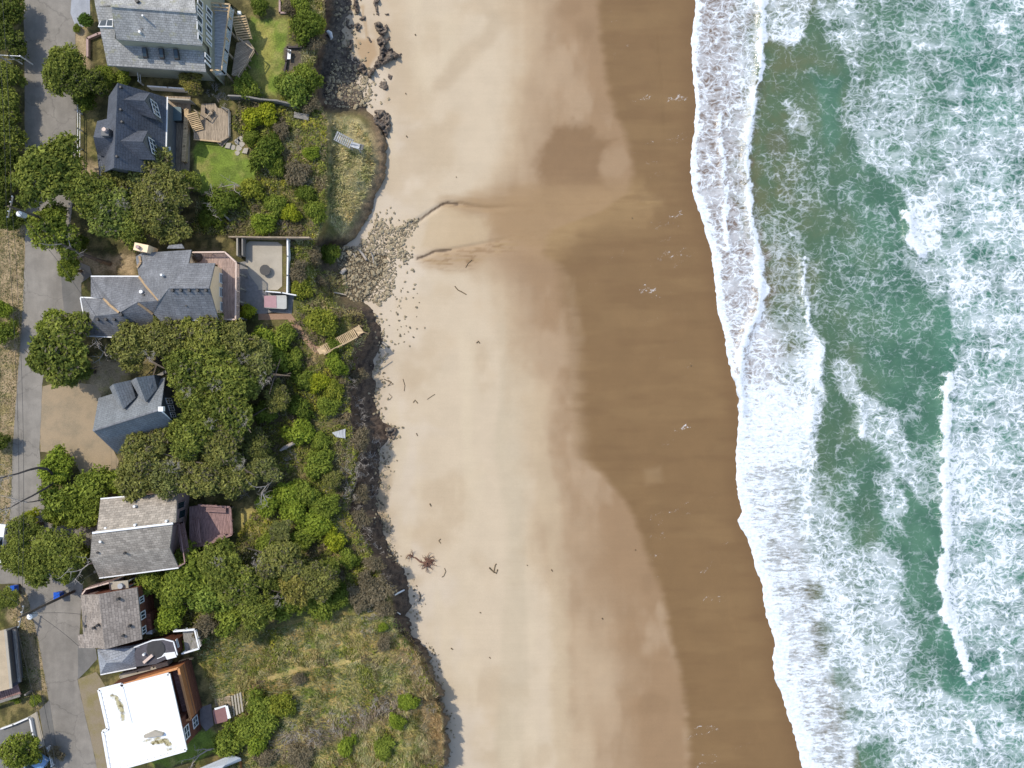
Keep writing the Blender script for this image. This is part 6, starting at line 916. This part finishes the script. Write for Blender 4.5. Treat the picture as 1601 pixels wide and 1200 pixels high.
for p, hh, lb in (([(551,-10),(559,-10),(561,18),(558,23),(554,14)], .6, 'dark narrow rock rib at the top edge nearest the bluff'), ([(585,-10),(593,-10),(592,24),(587,22),(588,12),(583,10)], .5, 'long dark rock rib at the top edge standing in sand'), ([(561,26),(572,24),(574,30),(568,33),(560,30)], .4, 'small flat rock in the sandy hollow below the ribs'), ([(541,31),(548,33),(552,39),(548,45),(540,41)], .5, 'lumpy rock at the bluff foot beside the hollow'), ([(553,37),(560,35),(566,38),(562,48),(557,49)], .5, 'twin-lobed rock at the upper rim of the sandy hollow'), ([(572,54),(576,56),(582,64),(579,66),(574,60)], .3, 'thin slanting rock alone in the sandy hollow'), ([(600,20),(608,21),(609,25),(602,24)], .3, 'small dark rock lying out on the open upper sand'),
    ([(585,35),(594,33),(600,42),(605,36),(607,44),(602,56),(600,60),(609,57),(610,61),(604,68),(600,73),(606,77),(613,75),(621,83),(627,83),(629,88),(622,92),(608,98),(597,102),(588,110),(582,115),(577,124),(573,116),(586,100),(592,88),(595,74),(588,62),(594,54),(587,45)], .8, 'largest jagged rock ledge curling round the sandy hollow'), ([(548,62),(554,60),(553,74),(546,84),(541,76)], .6, 'dark rock at the bluff foot inside the hollow rim'), ([(552,86),(560,92),(570,100),(574,110),(568,116),(560,110),(554,100)], .6, 'rough rock mass between the rubble and the curling ledge'),
    ([(591,112),(596,115),(595,118),(590,116)], .3, 'tiny rock just below the curling ledge'), ([(606,114),(614,116),(613,126),(606,124)], .3, 'small round rock below the curling ledge, farther from the bluff'), ([(594,126),(604,126),(607,138),(600,141),(592,134)], .4, 'rounded rock beside the rubble on the sand'), ([(585,172),(600,172),(610,180),(611,200),(605,215),(596,200),(584,190)], .7, 'dark wet ledge at the top of the slumped mound'), ([(603,668),(620,668),(622,676),(616,688),(604,684)], .7, 'dark spur of rock jutting onto the sand below the white landing')): outcrop(p, hh, lb)
# ------------------------------------------------------------------ things on the bluff and beach
def tubething(name, pts, rad, mat, label, cat, group=None, n=6, lift=.05):
    m = M(); q = [S(x, y, lift + (z[0] if z else 0)) for x, y, *z in pts]; m.tube(q, rad, n); return tag(m.build(name, MT[mat], None, True), label, cat, group)
tubething('driftwood_log', [(561,390),(567,397),(573,406)], [.1, .16, .14], 'grey_bark', 'long bleached log lying across the creek stones', 'log', None, 7, .3)
tubething('driftwood_log', [(580,393),(583,402),(584,411)], [.07, .1, .06], 'grey_bark', 'thin bleached log seaward of the long bleached log', 'log', None, 7, .3)
tubething('driftwood_log', [(533,428),(537,423),(541,420)], [.26, .27, .24], 'grey_bark', 'short thick bleached log at the gully head stones', 'log', None, 8, .3)
tubething('driftwood_log', [(522,457),(533,459),(541,461)], [.09, .1, .06], 'grey_bark', 'slender bleached log along the lower edge of the stones', 'log', None, 7, .3)
tubething('driftwood_log', [(557,399),(552,396),(556,402)], [.05, .08, .05], 'grey_bark', 'forked bleached branch beside the long bleached log', 'log', None, 6, .3)
tubething('fallen_log', [(438,704,.4),(446,699,.5),(458,693,.6),(470,688,.6),(487,685,.5)], [.12, .24, .22, .2, .12], 'grey_bark', 'long fallen grey log below the clearing by the white landing', 'log')
tubething('fallen_log', [(420,608,.6),(421,622,.7),(422,645,.5)], [.1, .14, .1], 'grey_bark', 'upright-looking grey fallen stem in the clearing shade', 'log')
tubething('white_plank', [(617,930,.1),(624,926,.2),(632,922,.1)], [.1, .1, .1], 'white', 'long white plank lying on the lower bluff face', 'plank', None, 4)
tubething('white_plank', [(621,957,.1),(626,960,.1)], [.07, .07], 'white', 'short white plank on the lower bluff face', 'plank', None, 4)
m = M(); p = S(516, 52, .1); m.tube([p + Vector((-.5, .4, .1)), p, p + Vector((.2, -.6, 0))], [.16, .3, .2], 7); tag(m.build('white_boulder', MT['white'], None, True), 'white stone at the top of the bluff face', 'boulder')
for pts, lb in (([(641,869),(650,872),(657,878),(664,880),(672,884)], 'reddish drift root tangle on the sand below the gravelly slip'),):
    m = M(); rg = np.random.RandomState(5); out = []; base = S(668, 878, .12); m.tube([S(x, y, .12) for x, y in pts], [.05, .08, .1, .12, .1], 6)
    for i in range(16): grow(base, Vector((rg.normal(), rg.normal(), .12 * rg.rand())), 1.0 * rg.uniform(.6, 1.2), .07, 1, out, rg, .8)
    for i in range(5): grow(S(645, 868, .1), Vector((rg.normal() - .6, rg.normal() + .4, .1)), .8, .05, 1, out, rg, .7)
    for q_, r_ in out: m.tube([Vector((v.x, v.y, max(v.z, base.z - .08))) for v in q_], r_, 5)
    MT['redroot'] = plain('red_brown_root', A(132, 98, 82), .9, .25, 5); tag(m.build('drift_root', MT['redroot'], None, True), lb, 'driftwood')
MT['kelp'] = plain('dark_kelp', A(112, 96, 72), .5, .3, 4)
for pts, r, lb in (([(711,447),(716,453),(722,456),(729,460)], .09, 'long dark kelp strand below the lower creek outflow'), ([(728,418),(732,411),(738,406)], .06, 'kelp strand in the lower creek outflow'), ([(745,536),(748,533),(750,536)], .12, 'small kelp clump on the pale middle sand'), ([(630,592),(633,602),(632,611)], .06, 'curved kelp strand beside the bluff roots'), ([(646,629),(649,625),(653,630)], .1, 'kelp clump on the sand below the gorse clearing'), ([(668,624),(675,619),(680,616)], .05, 'thin kelp strand farther out below the gorse clearing'), ([(651,677),(653,681)], .09, 'dark scrap of weed off the rock spur'), ([(672,787),(674,791)], .12, 'dark weed clump off the lower scrub bluff'), ([(689,842),(686,845),(689,849)], .09, 'curled weed above the reddish drift root'), ([(695,888),(697,893),(694,900),(691,902)], .07, 'weed strand seaward of the reddish drift root'), ([(765,887),(770,892),(776,896),(778,890)], .14, 'largest dark kelp heap on the open sand'), ([(772,895),(774,884),(776,881)], .12, 'upright frond beside the largest kelp heap'), ([(705,1013),(708,1015)], .12, 'dark weed scrap off the meadow cliff'), ([(750,957),(752,958)], .1, 'weed speck in the middle of the lower sand'), ([(824,883),(825,884)], .1, 'weed speck seaward of the largest kelp heap'), ([(862,890),(864,893)], .1, 'weed speck on the damp sand beyond the kelp heap'), ([(941,966),(943,968)], .12, 'dark speck on the damp lower sand'), ([(993,859),(994,860)], .12, 'dark speck near the wet sand edge'), ([(765,1027),(767,1029)], .09, 'tiny weed scrap low on the pale sand'), ([(649,53),(650,55)], .12, 'dark stone alone on the upper sand'), ([(635,212),(637,214)], .12, 'dark stone off the slumped mound'), ([(634,145),(635,147)], .1, 'dark scrap off the rubble on the sand'), ([(713,276),(714,277)], .08, 'dark speck above the upper creek outflow'), ([(1080,571),(1081,572)], .12, 'single dark speck on the wet sand'), ([(988,340),(989,341)], .1, 'dark speck in the stream fan'), ([(607,594),(612,597),(606,603),(615,600),(600,592)], .08, 'tangle of dark roots fallen on the sand from the bluff'), ([(608,615),(613,620),(609,625)], .05, 'thin root scrap below the fallen tangle'), ([(655,925),(658,932),(656,939)], .12, 'dark clods at the foot of the lower bluff')): tubething('kelp_strand' if 'kelp' in lb else 'beach_scrap', pts, r * .62, 'kelp', lb, 'seaweed' if 'kelp' in lb or 'weed' in lb else 'debris', None, 5, .04)  # besides weed, the scraps include loose stones, roots and clods in kelp colour
# bluff stairs
def bluffstair(name, label, pa, pb, wid, n, mat, land=None):
    t_ = thing(name, (pb[0], pb[1], pb[2] - .3), label, 'stairs'); stairs(t_, pa, pb, wid, n, mat, run=Vector((pa[0] - pb[0], pa[1] - pb[1], 0)).length / n * .6)
    if land:
        m = M(); m.slab(land, .1); m.build('landing', MT[mat], t_)
        for p in land: k = M(); k.box((p.x, p.y, p.z - 2.6), (.1, .1, 2.55)); k.build('post', MT[mat], t_)
    return t_
hs = 4.9; g_ = lambda x, y, z: P(x, y, z)
bs = bluffstair('wooden_stair', 'grey wooden stair with white treads descending the slumped mound', g_(524, 211, 5.4), g_(550, 225, 4.5), 0.95, 9, 'palefloor', [g_(550,221,4.5), g_(563,225,4.5), g_(561,233,4.5), g_(548,229,4.5)]); m = M()
for a_, b_ in (((524,208),(552,220)), ((522,214),(549,229))): m.beam(g_(*a_, 6.0), g_(*b_, 5.2), .07, .07)
m.build('handrail', MT['greywood'], bs); m = M(); stp = [g_(564,224.5,4.3), g_(569,226,4.2), g_(567,234.5,4.2), g_(562,233,4.3)]; m.slab(stp, .08); m.build('lower_tread', MT['greywood'], bs)
bs = bluffstair('wooden_stair', 'pale new wooden stair zigzagging down the bluff below the clay path', g_(503, 548, 6.2), g_(556, 520, 5.5), 1.0, 22, 'fresh', [g_(553,513,5.45), g_(561,508,5.45), g_(569,519,5.45), g_(560,524,5.45)]); m = M(); m.slab([g_(495,546,6.2), g_(506,540,6.2), g_(510,550,6.2), g_(500,554,6.2)], .1); m.build('top_landing', MT['fresh'], bs); m = M(); m.beam(g_(505,553,7.0), g_(558,526,6.3), .08, .08); m.build('handrail', MT['fresh'], bs)
m = M(); m.slab([g_(519,676,5.3), g_(540,670,5.2), g_(540,685,5.2), g_(526,683,5.3)], .08, 1.5); t_ = thing('viewing_landing', g_(530,678,4.6), 'white wooden landing board above the rock spur', 'platform'); m.build('boards', MT['palefloor'], t_)
for x, y in ((520,677),(538,673),(538,683)): p = g_(x, y, 5.15); k = M(); k.box((p.x, p.y, 4.0), (.1, .1, 1.1)); k.build('post', MT['greywood'], t_)
# fences and walls
def fence(name, label, pts, h0, hgt, mat, boards=True, post=2.0, w=.06, cat='fence', cap=None):
    q = [PG(x, y, h0 + hgt) for x, y in pts]; t_ = thing(name, (q[0].x, q[0].y, G + h0), label, cat); m = M(); k = M()
    for a, b in zip(q, q[1:]):
        L = (b - a).length; n = max(1, round(L / post))
        if boards:
            dr = (b - a).normalized(); s_ = Vector((-dr.y, dr.x, 0)) * w / 2; m.slab([a - s_ - Vector((0, 0, .04)), b - s_ - Vector((0, 0, .04)), b + s_ - Vector((0, 0, .04)), a + s_ - Vector((0, 0, .04))], hgt - .06)
        else:
            for f in (0, .45): m.beam(a - Vector((0, 0, hgt * f + .05)), b - Vector((0, 0, hgt * f + .05)), .05, .1)
        for i in range(n + 1): p = a.lerp(b, i / n); k.box((p.x, p.y, G + h0 - .2), (.12, .12, hgt + .22), math.atan2((b - a).y, (b - a).x))
        if cap: k.beam(a + Vector((0, 0, .08)), b + Vector((0, 0, .08)), .16, .05)
    m.build('boards' if boards else 'rail', MT[mat], t_); k.build('posts_and_cap', MT[mat], t_); return t_
fence('rail_fence', 'thin white rail fence between the road and the navy house', [(121,146),(121,200),(120.5,258)], 0, 1.0, 'white', False)
fence('board_fence', 'weathered board fence running from the deck to the bluff under the upper lawn', [(357,149),(382,150),(408,155),(434,157),(460,163)], 0, 1.3, 'greywood', cap=1)
fence('boundary_parapet', 'white-topped low wall beside the silver house, above the navy roof', [(231,134),(262,136),(290,138)], 0, 1.2, 'white', True, 3, .14)
fence('board_fence', 'cream-topped fence at the upper end of the boardwalk hot tub', [(263,154),(297,156)], .1, 1.4, 'concrete', cap=1)
fence('board_fence', 'cream planter wall along the seaward side of the boardwalk', [(291,170),(290,200),(288,228),(287,252)], 0, .7, 'fresh', True, 2, .5)
fence('board_fence', 'grey wooden fence along the top of the concrete patio', [(358,370),(385,370),(420,370.5),(450,371),(484,371)], 0, 1.4, 'wood', cap=1)
fence('picket_fence', 'white fence along the seaward edge of the concrete patio', [(449,371),(449.5,400),(449,430),(448.5,458)], 0, 1.1, 'white', True, 2, .16)
fence('privacy_screen', 'white screen above the patio hot tub', [(416,455),(440,457),(462,461)], 0, 1.3, 'white', True, 2, .12)
fence('board_fence', 'short grey fence pair at the inland end of the concrete patio', [(371,371),(371,399)], 0, 1.3, 'concrete', cap=1); fence('board_fence', 'short pale fence beside the patio shadow, seaward of its pair', [(379,371),(379,399)], 0, 1.2, 'greywood', cap=1)
fence('board_fence', 'grey fence strip between the cottage and the white roof', [(187,1058),(215,1050),(240,1043),(262,1037)], 0, 1.2, 'concrete', True, 2, .5)
fence('board_fence', 'low pale boards across the lawn corner beside the cottage', [(280,1034),(292,1030),(300,1030)], 0, .5, 'fresh', True, 2, .2)
fence('rail_fence', 'white kerb rail along the corner driveway', [(0,1140),(20,1133),(43,1123)], 0, .5, 'white', True, 3, .14); fence('rail_fence', 'white rail from the drive corner down past the round tree', [(46,1124),(50,1145),(54,1167)], 0, .5, 'white', True, 3, .18); fence('rail_fence', 'white rail beside the verge island shrub', [(74,1169),(80,1198)], 0, .6, 'white', False)
fence('rail_fence', 'white line of fence crossing the tall hedge', [(-5,85),(14,86),(31,87)], 0, 2.4, 'white', False); fence('brick_border', 'brick edging wall around the gravel bed by the silver house', [(160,50),(152,52),(136,59),(136,88)], 0, .5, 'pinkwall', True, 3, .25)
fence('brick_edging', 'brown edging strip at the top of the upper lawn', [(437,0),(437,19),(448,19)], 0, .25, 'pinkwall', True, 3, .2); fence('timber_border', 'dark timber edging of the gravel bench nook', [(472,72),(449,73),(447,95),(444,114)], 0, .4, 'darkbark', True, 3, .2)
fence('board_fence', 'weathered fence by the lower wall of the silver house', [(216,126),(214,108),(222,105)], 0, 1.3, 'white', False)
# decks, tubs, steps
dk = thing('lower_deck', PG(330, 195, 0), 'small angular wooden deck with corner steps seaward of the navy house', 'deck')
deck(dk, [(315,162),(336,161),(340,168),(356,171),(358,214),(345,221),(303,217),(303,205),(311,200)], .5, 'wood', .5, 1.57, .3); rail(dk, [(346,167),(358,171),(357.5,212)], .5, .8, 'greywood', 1.2, .08); stairs(dk, PG(299, 176, 1.6), PG(311, 204, .6), 1.1, 10, 'fresh'); stairs(dk, PG(345, 214, .5), PG(354, 222, .05), 1.5, 3, 'wood', sides=False, run=.3); rail(dk, [(303,217.5),(345,221.5)], .5, .12, 'fresh', 3, .1, None, 0)
rail(dk, [(303,171),(322,184),(330,172)], .5, .8, 'wood', 2, .07)
ch = thing('deck_chair', PG(331, 176, .5), 'dark slatted chair on the small angular deck', 'chair'); c = PG(330, 176, .5)
m = M(); m.slab([c + Vector((-.3, -.3, .42)), c + Vector((.3, -.3, .42)), c + Vector((.3, .3, .42)), c + Vector((-.3, .3, .42))], .06); m.build('seat', MT['wood'], ch); m = M(); m.slab([c + Vector((-.36, -.3, .95)), c + Vector((-.28, -.3, .95)), c + Vector((-.28, .3, .95)), c + Vector((-.36, .3, .95))], .5); m.build('backrest', MT['darkbark'], ch)
for dx in (-.26, .26):
    for dy in (-.26, .26): m = M(); m.box((c.x + dx, c.y + dy, c.z), (.06, .06, .37)); m.build('leg', MT['darkbark'], ch)
def hottub(label, q, h, cover, shell, lip_=None):
    t_ = thing('hot_tub', PG(sum(p[0] for p in q) / 4, sum(p[1] for p in q) / 4, 0), label, 'hot tub'); P4 = [PG(x, y, h) for x, y in q]; c = sum(P4, Vector()) / 4; m = M(); m.slab([c.lerp(p, .96) - Vector((0, 0, .1)) for p in P4], h - .12); m.build('shell', MT[shell], t_); m = M(); n = 3
    pts = []
    for i in range(4):
        a, p, b = P4[i - 1], P4[i], P4[(i + 1) % 4]; pts += [p.lerp(a, .12), p.lerp(p.lerp((a + b) / 2, .05), 1), p.lerp(b, .12)]
    m.slab(pts, .12); m.build('cover', MT[cover], t_); return t_
MT['tealcover'] = plain('teal_tub_cover', A(108, 126, 128), .6, .08); MT['rosecover'] = plain('rose_tub_cover', A(192, 150, 152), .6, .06); MT['browncover'] = plain('brown_tub_cover', A(152, 112, 108), .6, .06); MT['greycover'] = plain('grey_tub_cover', A(198, 196, 188), .6, .06)
hottub('teal covered hot tub on the boardwalk of the navy house', [(263,166),(283,167),(284,188),(263,188)], 1.0, 'tealcover', 'darkmetal'); t_ = hottub('hot tub with half rose, half grey cover beside the white screen', [(413,462),(448,461),(448,483),(413,481)], .9, 'greycover', 'greywood')
m = M(); m.slab([PG(x, y, .94) for x, y in ((413,462),(432,462),(432.5,481),(413,480))], .05); m.build('folded_cover', MT['rosecover'], t_)
t_ = hottub('brown covered hot tub below the wooden slat steps', [(332,1110),(353,1103),(356,1127),(336,1132)], .9, 'browncover', 'darkmetal'); m = M(); m.slab([PG(x, y, .98) for x, y in ((352,1104),(356,1103),(361,1122),(356,1124))], .06); m.slab([PG(x, y, .97) for x, y in ((335,1107),(353,1102),(354,1104),(336,1110))], .06); m.build('cover_lifter', MT['white'], t_)
t_ = thing('garden_steps', PG(368, 1100, 0), 'wooden slat steps leading from the brown hot tub into the meadow', 'stairs'); m = M(); m.slab([PG(x, y, .2) for x, y in ((335,1094),(360,1087),(364,1122),(352,1126),(344,1104),(337,1104))], .15); m.build('landing', MT['wood'], t_)
for i in range(4):
    m = M(); x = 361 + i * 4.3; m.slab([PG(x, 1088 - i * 1.6, .3 + i * .12), PG(x + 2.6, 1087 - i * 1.6, .3 + i * .12), PG(x + 6.6, 1119 - i * 2.2, .3 + i * .12), PG(x + 4.0, 1120 - i * 2.2, .3 + i * .12)], .15, 1.3); m.build('tread', MT['concrete'], t_)
t_ = thing('garden_bench', PG(452, 84, 0), 'white bench with a dark grill on the gravel nook above the bluff', 'bench'); m = M(); m.slab([PG(x, y, .5) for x, y in ((450,77),(455,77.5),(454,92),(449,92))], .08); m.build('seat', MT['white'], t_); m = M(); p = PG(452.5, 81, .5); m.tube([p, p + Vector((0, 0, .2))], .16, 10); m.build('grill', MT['darkmetal'], t_)
for x, y in ((450.5,79),(454,90)): p = PG(x, y, 0); m = M(); m.box((p.x, p.y, G), (.3, .1, .42)); m.build('leg', MT['greywood'], t_)
for x, y, r in ((371,221,5),(376,217,5),(364,230,4.5),(373,231,5),(371,239,4),(378,225,4.5)): c = PG(x, y, .05); m = M(); m.slab([c + Vector((r * .07 * math.cos(a) * (1 + .2 * math.sin(a * 3 + x)), r * .07 * math.sin(a), 0)) for a in np.arange(0, 6.28, .7)], .08); tag(m.build('stepping_stone', MT['concrete']), 'flat grey stepping stone below the angular deck steps', 'stepping stone', 'stepping stones by the lower deck')
for x, y, lb in ((383,235,'pale block stone beside the stepping stones'), (356,227,'pale slab at the foot of the angular deck steps')): c = PG(x, y, .2); m = M(); m.slab([c + Vector(v) for v in ((-.35,-.25,0),(.2,-.35,0),(.4,.3,0),(-.1,.3,0))], .25); tag(m.build('garden_stone', MT['concrete']), lb, 'stone')
t_ = thing('patio_seat', PG(472, 181, 0), 'pale wooden platform seat at the bluff end of the board fence', 'platform'); m = M(); m.slab([PG(x, y, .4) for x, y in ((460,175),(483,178),(482,188),(459,183))], .12, .2); m.build('boards', MT['greywood'], t_)
for x, y in ((462,178),(480,181)): p = PG(x, y, 0); m = M(); m.box((p.x, p.y, G - .3), (.12, .4, .6)); m.build('leg', MT['greywood'], t_)
t_ = thing('patio_umbrella', PG(414, 421, 0), 'closed dark fire bowl with its stand on the concrete patio', 'fire bowl'); c = PG(417, 423, 0); m = M(); m.tube([c + Vector((0, 0, z)) for z in (.35, .45, .62)], [.25, .5, .62], 14); m.build('bowl', MT['darkmetal'], t_)
for a in (0, 2.1, 4.2): m = M(); m.tube([c + Vector((math.cos(a) * .45, math.sin(a) * .45, 0.04)), c + Vector((math.cos(a) * .25, math.sin(a) * .25, .42))], .03, 5); m.build('leg', MT['darkmetal'], t_)
t_.name = 'fire_bowl'
# bins, poles, cars
def bin_(x, y, label):
    c = PG(x, y, 0); t_ = thing('recycling_bin', c, label, 'bin', 'blue bins at the kerb'); m = M(); q = [Vector((c.x + a * .26, c.y + b * .3, G + .12)) for a, b in ((-1,-1),(1,-1),(1,1),(-1,1))]; u = [Vector((c.x + a * .31, c.y + b * .37, G + 1.02)) for a, b in ((-1,-1),(1,-1),(1,1),(-1,1))]; m.poly(q[::-1]); m.poly(u)
    for i in range(4): j = (i + 1) % 4; m.poly([q[i], q[j], u[j], u[i]])
    m.build('body', MT['blue'], t_); m = M(); m.slab([Vector((p.x + (p.x - c.x) * .1, p.y + (p.y - c.y) * .1, G + 1.1)) for p in u], .07); m.build('lid', MT['blue'], t_)
    for s_ in (-1, 1): m = M(); m.tube([Vector((c.x + .22, c.y + s_ * .3, G + .12)), Vector((c.x + .22, c.y + s_ * .36, G + .12))], .12, 10); m.build('wheel', MT['darkmetal'], t_)
bin_(27, 917.5, 'blue recycling bin on the corner verge'); bin_(97, 927.5, 'blue recycling bin at the foot of the utility pole')
def pole(bx, by, h, label, tr=None, arm=True, lamp=False):
    b = PG(bx, by, 0); t_ = thing('utility_pole', b, label, 'utility pole'); m = M(); m.tube([b - Vector((0, 0, .3)), b + Vector((0, 0, h * .5)), b + Vector((0, 0, h))], [.17, .145, .11], 10); m.build('pole', MT['bark'], t_); T_ = b + Vector((0, 0, h))
    if arm:
        m = M(); m.beam(T_ + Vector((-.25, -1.1, -.35)), T_ + Vector((.25, 1.1, -.35)), .1, .12); ar = m.build('crossarm', MT['greywood'], t_)
        for f in (-1, -.45, .45, 1): m = M(); p = T_ + Vector((.24 * f, 1.05 * f, -.35)); m.tube([p, p + Vector((0, 0, .12)), p + Vector((0, 0, .22))], [.05, .07, .04], 8); m.build('insulator', MT['white'], ar)
    if tr:
        p = b + Vector((.1, -.42, h - 1.6)); m = M(); m.tube([p - Vector((0, 0, 1.0)), p - Vector((0, 0, .95)), p], [.25, .3, .3], 12); k = m.build('transformer', MT['metal'], t_); m = M(); m.tube([p, p + Vector((0, 0, .08))], [.3, .18], 12); m.tube([p + Vector((.1, 0, .05)), p + Vector((.1, 0, .3))], .05, 6); m.build('lid', MT['white'], k)
    return t_, T_
p1, T1 = pole(116, 924, 10.1, 'utility pole with transformer leaning over the street beside the blue bin', True); p2, T2 = pole(101, 353, 10.1, 'utility pole with crossarm and transformer above the hedge, its foot in the street trees', True); p3, T3 = pole(3, 929, 8, 'utility pole rising out of the round corner tree, top out of view', None)
def wire(par, a, b, sag=.6):
    m = M(); m.tube([a.lerp(b, f) - Vector((0, 0, sag * 4 * f * (1 - f))) for f in np.linspace(0, 1, 15)], .018, 4); m.build('wire', MT['darkmetal'], par)
for f in (-1, 1): o_ = Vector((.24 * f, 1.05 * f, -.1)); wire(p1, T1 + o_, T2 + o_, 1.0); wire(p1, T1 + o_, T1 + o_ + Vector((7, -40, 0)), 1.0); wire(p2, T2 + o_, T2 + o_ + Vector((-3, 40, 0)), 1.0)
wire(p1, T1 - Vector((0, 0, 1.2)), PG(150, 893, 4.5), .5); wire(p1, T1 - Vector((0, 0, 1.2)), PG(126, 960, 3.8), .5); wire(p2, T2 - Vector((0, 0, 1.2)), PG(150, 494, 5.4), .7); wire(p3, PG(3, 929, 7.6), PG(123, 1010, 3.6), .6)
def car(c, rz, mat, label, L=4.5, Wd=1.8):
    t_ = thing('parked_car', (c.x, c.y, G), label, 'car'); co, si = math.cos(rz), math.sin(rz); w = lambda x, y, z: Vector((c.x + x * co - y * si, c.y + x * si + y * co, G + z)); m = M(); hw = Wd / 2
    prof = [(-L/2, .35), (-L/2, .8), (-L/2 + .15, .95), (-L*.3, 1.0), (L*.18, 1.0), (L*.42, .88), (L/2, .7), (L/2, .35)]
    for (x0, z0), (x1, z1) in zip(prof, prof[1:] + prof[:1]): m.poly([w(x0, -hw, z0), w(x1, -hw, z1), w(x1, hw, z1), w(x0, hw, z0)])
    m.poly([w(x, -hw, z) for x, z in prof]); m.poly([w(x, hw, z) for x, z in prof][::-1]); m.build('body', MT[mat], t_)
    m = M(); bt = [(-L*.36, 1.0), (L*.2, 1.0)]; tp = [(-L*.27, 1.46), (L*.06, 1.46)]; g = M(); i_ = .86
    m.slab([w(tp[0][0], -hw * .74, 1.48), w(tp[1][0], -hw * .74, 1.48), w(tp[1][0], hw * .74, 1.48), w(tp[0][0], hw * .74, 1.48)], .05); m.build('roof', MT[mat], t_)
    B4 = [w(bt[0][0], -hw * .94, 1), w(bt[1][0], -hw * .94, 1), w(bt[1][0], hw * .94, 1), w(bt[0][0], hw * .94, 1)]; T4 = [w(tp[0][0], -hw * .74, 1.44), w(tp[1][0], -hw * .74, 1.44), w(tp[1][0], hw * .74, 1.44), w(tp[0][0], hw * .74, 1.44)]
    for i in range(4): g = M(); j = (i + 1) % 4; g.poly([B4[i], B4[j], T4[j], T4[i]]); g.build(('side_window', 'windscreen', 'side_window', 'rear_window')[i], MT['glass'], t_)
    for x in (-L * .31, L * .31):
        for s_ in (-1, 1): g = M(); g.tube([w(x, s_ * (hw - .2), .33), w(x, s_ * (hw + .01), .33)], .33, 14); wl = g.build('wheel', MT['darkmetal'], t_); g = M(); g.tube([w(x, s_ * (hw + .01), .33), w(x, s_ * (hw + .03), .33)], .2, 10); g.build('rim', MT['metal'], wl)
    for s_ in (-1, 1): g = M(); g.box(w(L / 2 - .06, s_ * hw * .72, .62), (.1, .35, .14), rz); g.build('headlight', MT['white'], t_)
MT['paleblue'] = plain('pale_blue_paint', A(132, 172, 210), .3, .04, 2, .5, .02)
car(PG(-8, 851, 1), 1.5, 'white', 'white car at the picture edge by the road-bend trees'); car(PG(46, 1210, 1), 1.0, 'paleblue', 'pale blue car at the bottom edge beside the round bright tree')
# bare leaning trees over the road
def snag(base, pts, label, tw=4, mat='darkbark', r0=.2):
    b = PG(*base, 0); t_ = thing('bare_tree', b, label, 'dead tree'); q = [b] + [PG(*p) for p in pts]; n = len(q); m = M(); m.tube(q, [r0 * (1 - .75 * i / (n - 1)) for i in range(n)], 7); m.build('trunk', MT[mat], t_); rg = np.random.RandomState(int(base[0]) * 7); out = []
    for i in range(tw): k = n - 1 - i % 3; grow(q[k], (q[k] - q[k - 1]).normalized() + Vector(rg.normal(size=3)) * .5, 1.5, .06, 2, out, rg, .5)
    m = M()
    for a_, r_ in out: m.tube(a_, r_, 4)
    m.build('twig_sprays', MT['grey_bark'], t_)
snag((92, 752), [(84,742,2), (74,733,4), (60,731,5), (46,734,6), (28,740,7), (8,745,8), (-10,750,8.5)], 'bare dark trunk bending across the road, upper of the leaning trees', 6); snag((98, 756), [(88,752,1.6), (70,764,4), (50,775,5.5), (34,783,6.5), (18,792,7.4), (2,796,8)], 'bare dark trunk crossing the road, middle of the leaning trees', 5, r0=.15); snag((92, 770), [(82,775,2), (66,781,3.6), (52,784,4.4), (42,785,5)], 'short leaning limb with a leafy tip over the road', 2, r0=.14)
snag((165, 868), [(150,878,2.6), (138,882,4), (128,890,4.6), (118,893,5)], 'bleached forked snag beside the tan house corner', 3, 'grey_bark', .14); snag((172, 412), [(155,407,1.5), (135,399,3), (112,389,4.5), (96,381,5.6)], 'thick leaning trunk carrying the yellow-green tree over the road', 3, 'bark', .3)
snag((182, 562), [(172,556,2), (162,550,3.2), (156,545,3.6)], 'pale bare branches below the garage roof', 5, 'grey_bark', .1); snag((360, 345), [(350,335,1), (343,328,1.6), (336,318,2)], 'bleached leaning branches beside the dark round bush in the wild garden', 5, 'grey_bark', .12); snag((395, 300), [(380,294,.6), (366,288,1.0), (345,292,1.2)], 'bleached fallen limb below the lower lawn', 4, 'grey_bark', .12); snag((440, 745), [(425,752,2), (416,760,3), (410,768,3.4)], 'pale twisted branch tips above the lower scrub', 4, 'grey_bark', .1); snag((350, 1163), [(340,1170,.4), (325,1172,.5), (312,1180,.4), (302,1192,.3)], 'bleached driftwood trunk on the lawn beside the metal-roofed cabin', 4, 'grey_bark', .16)
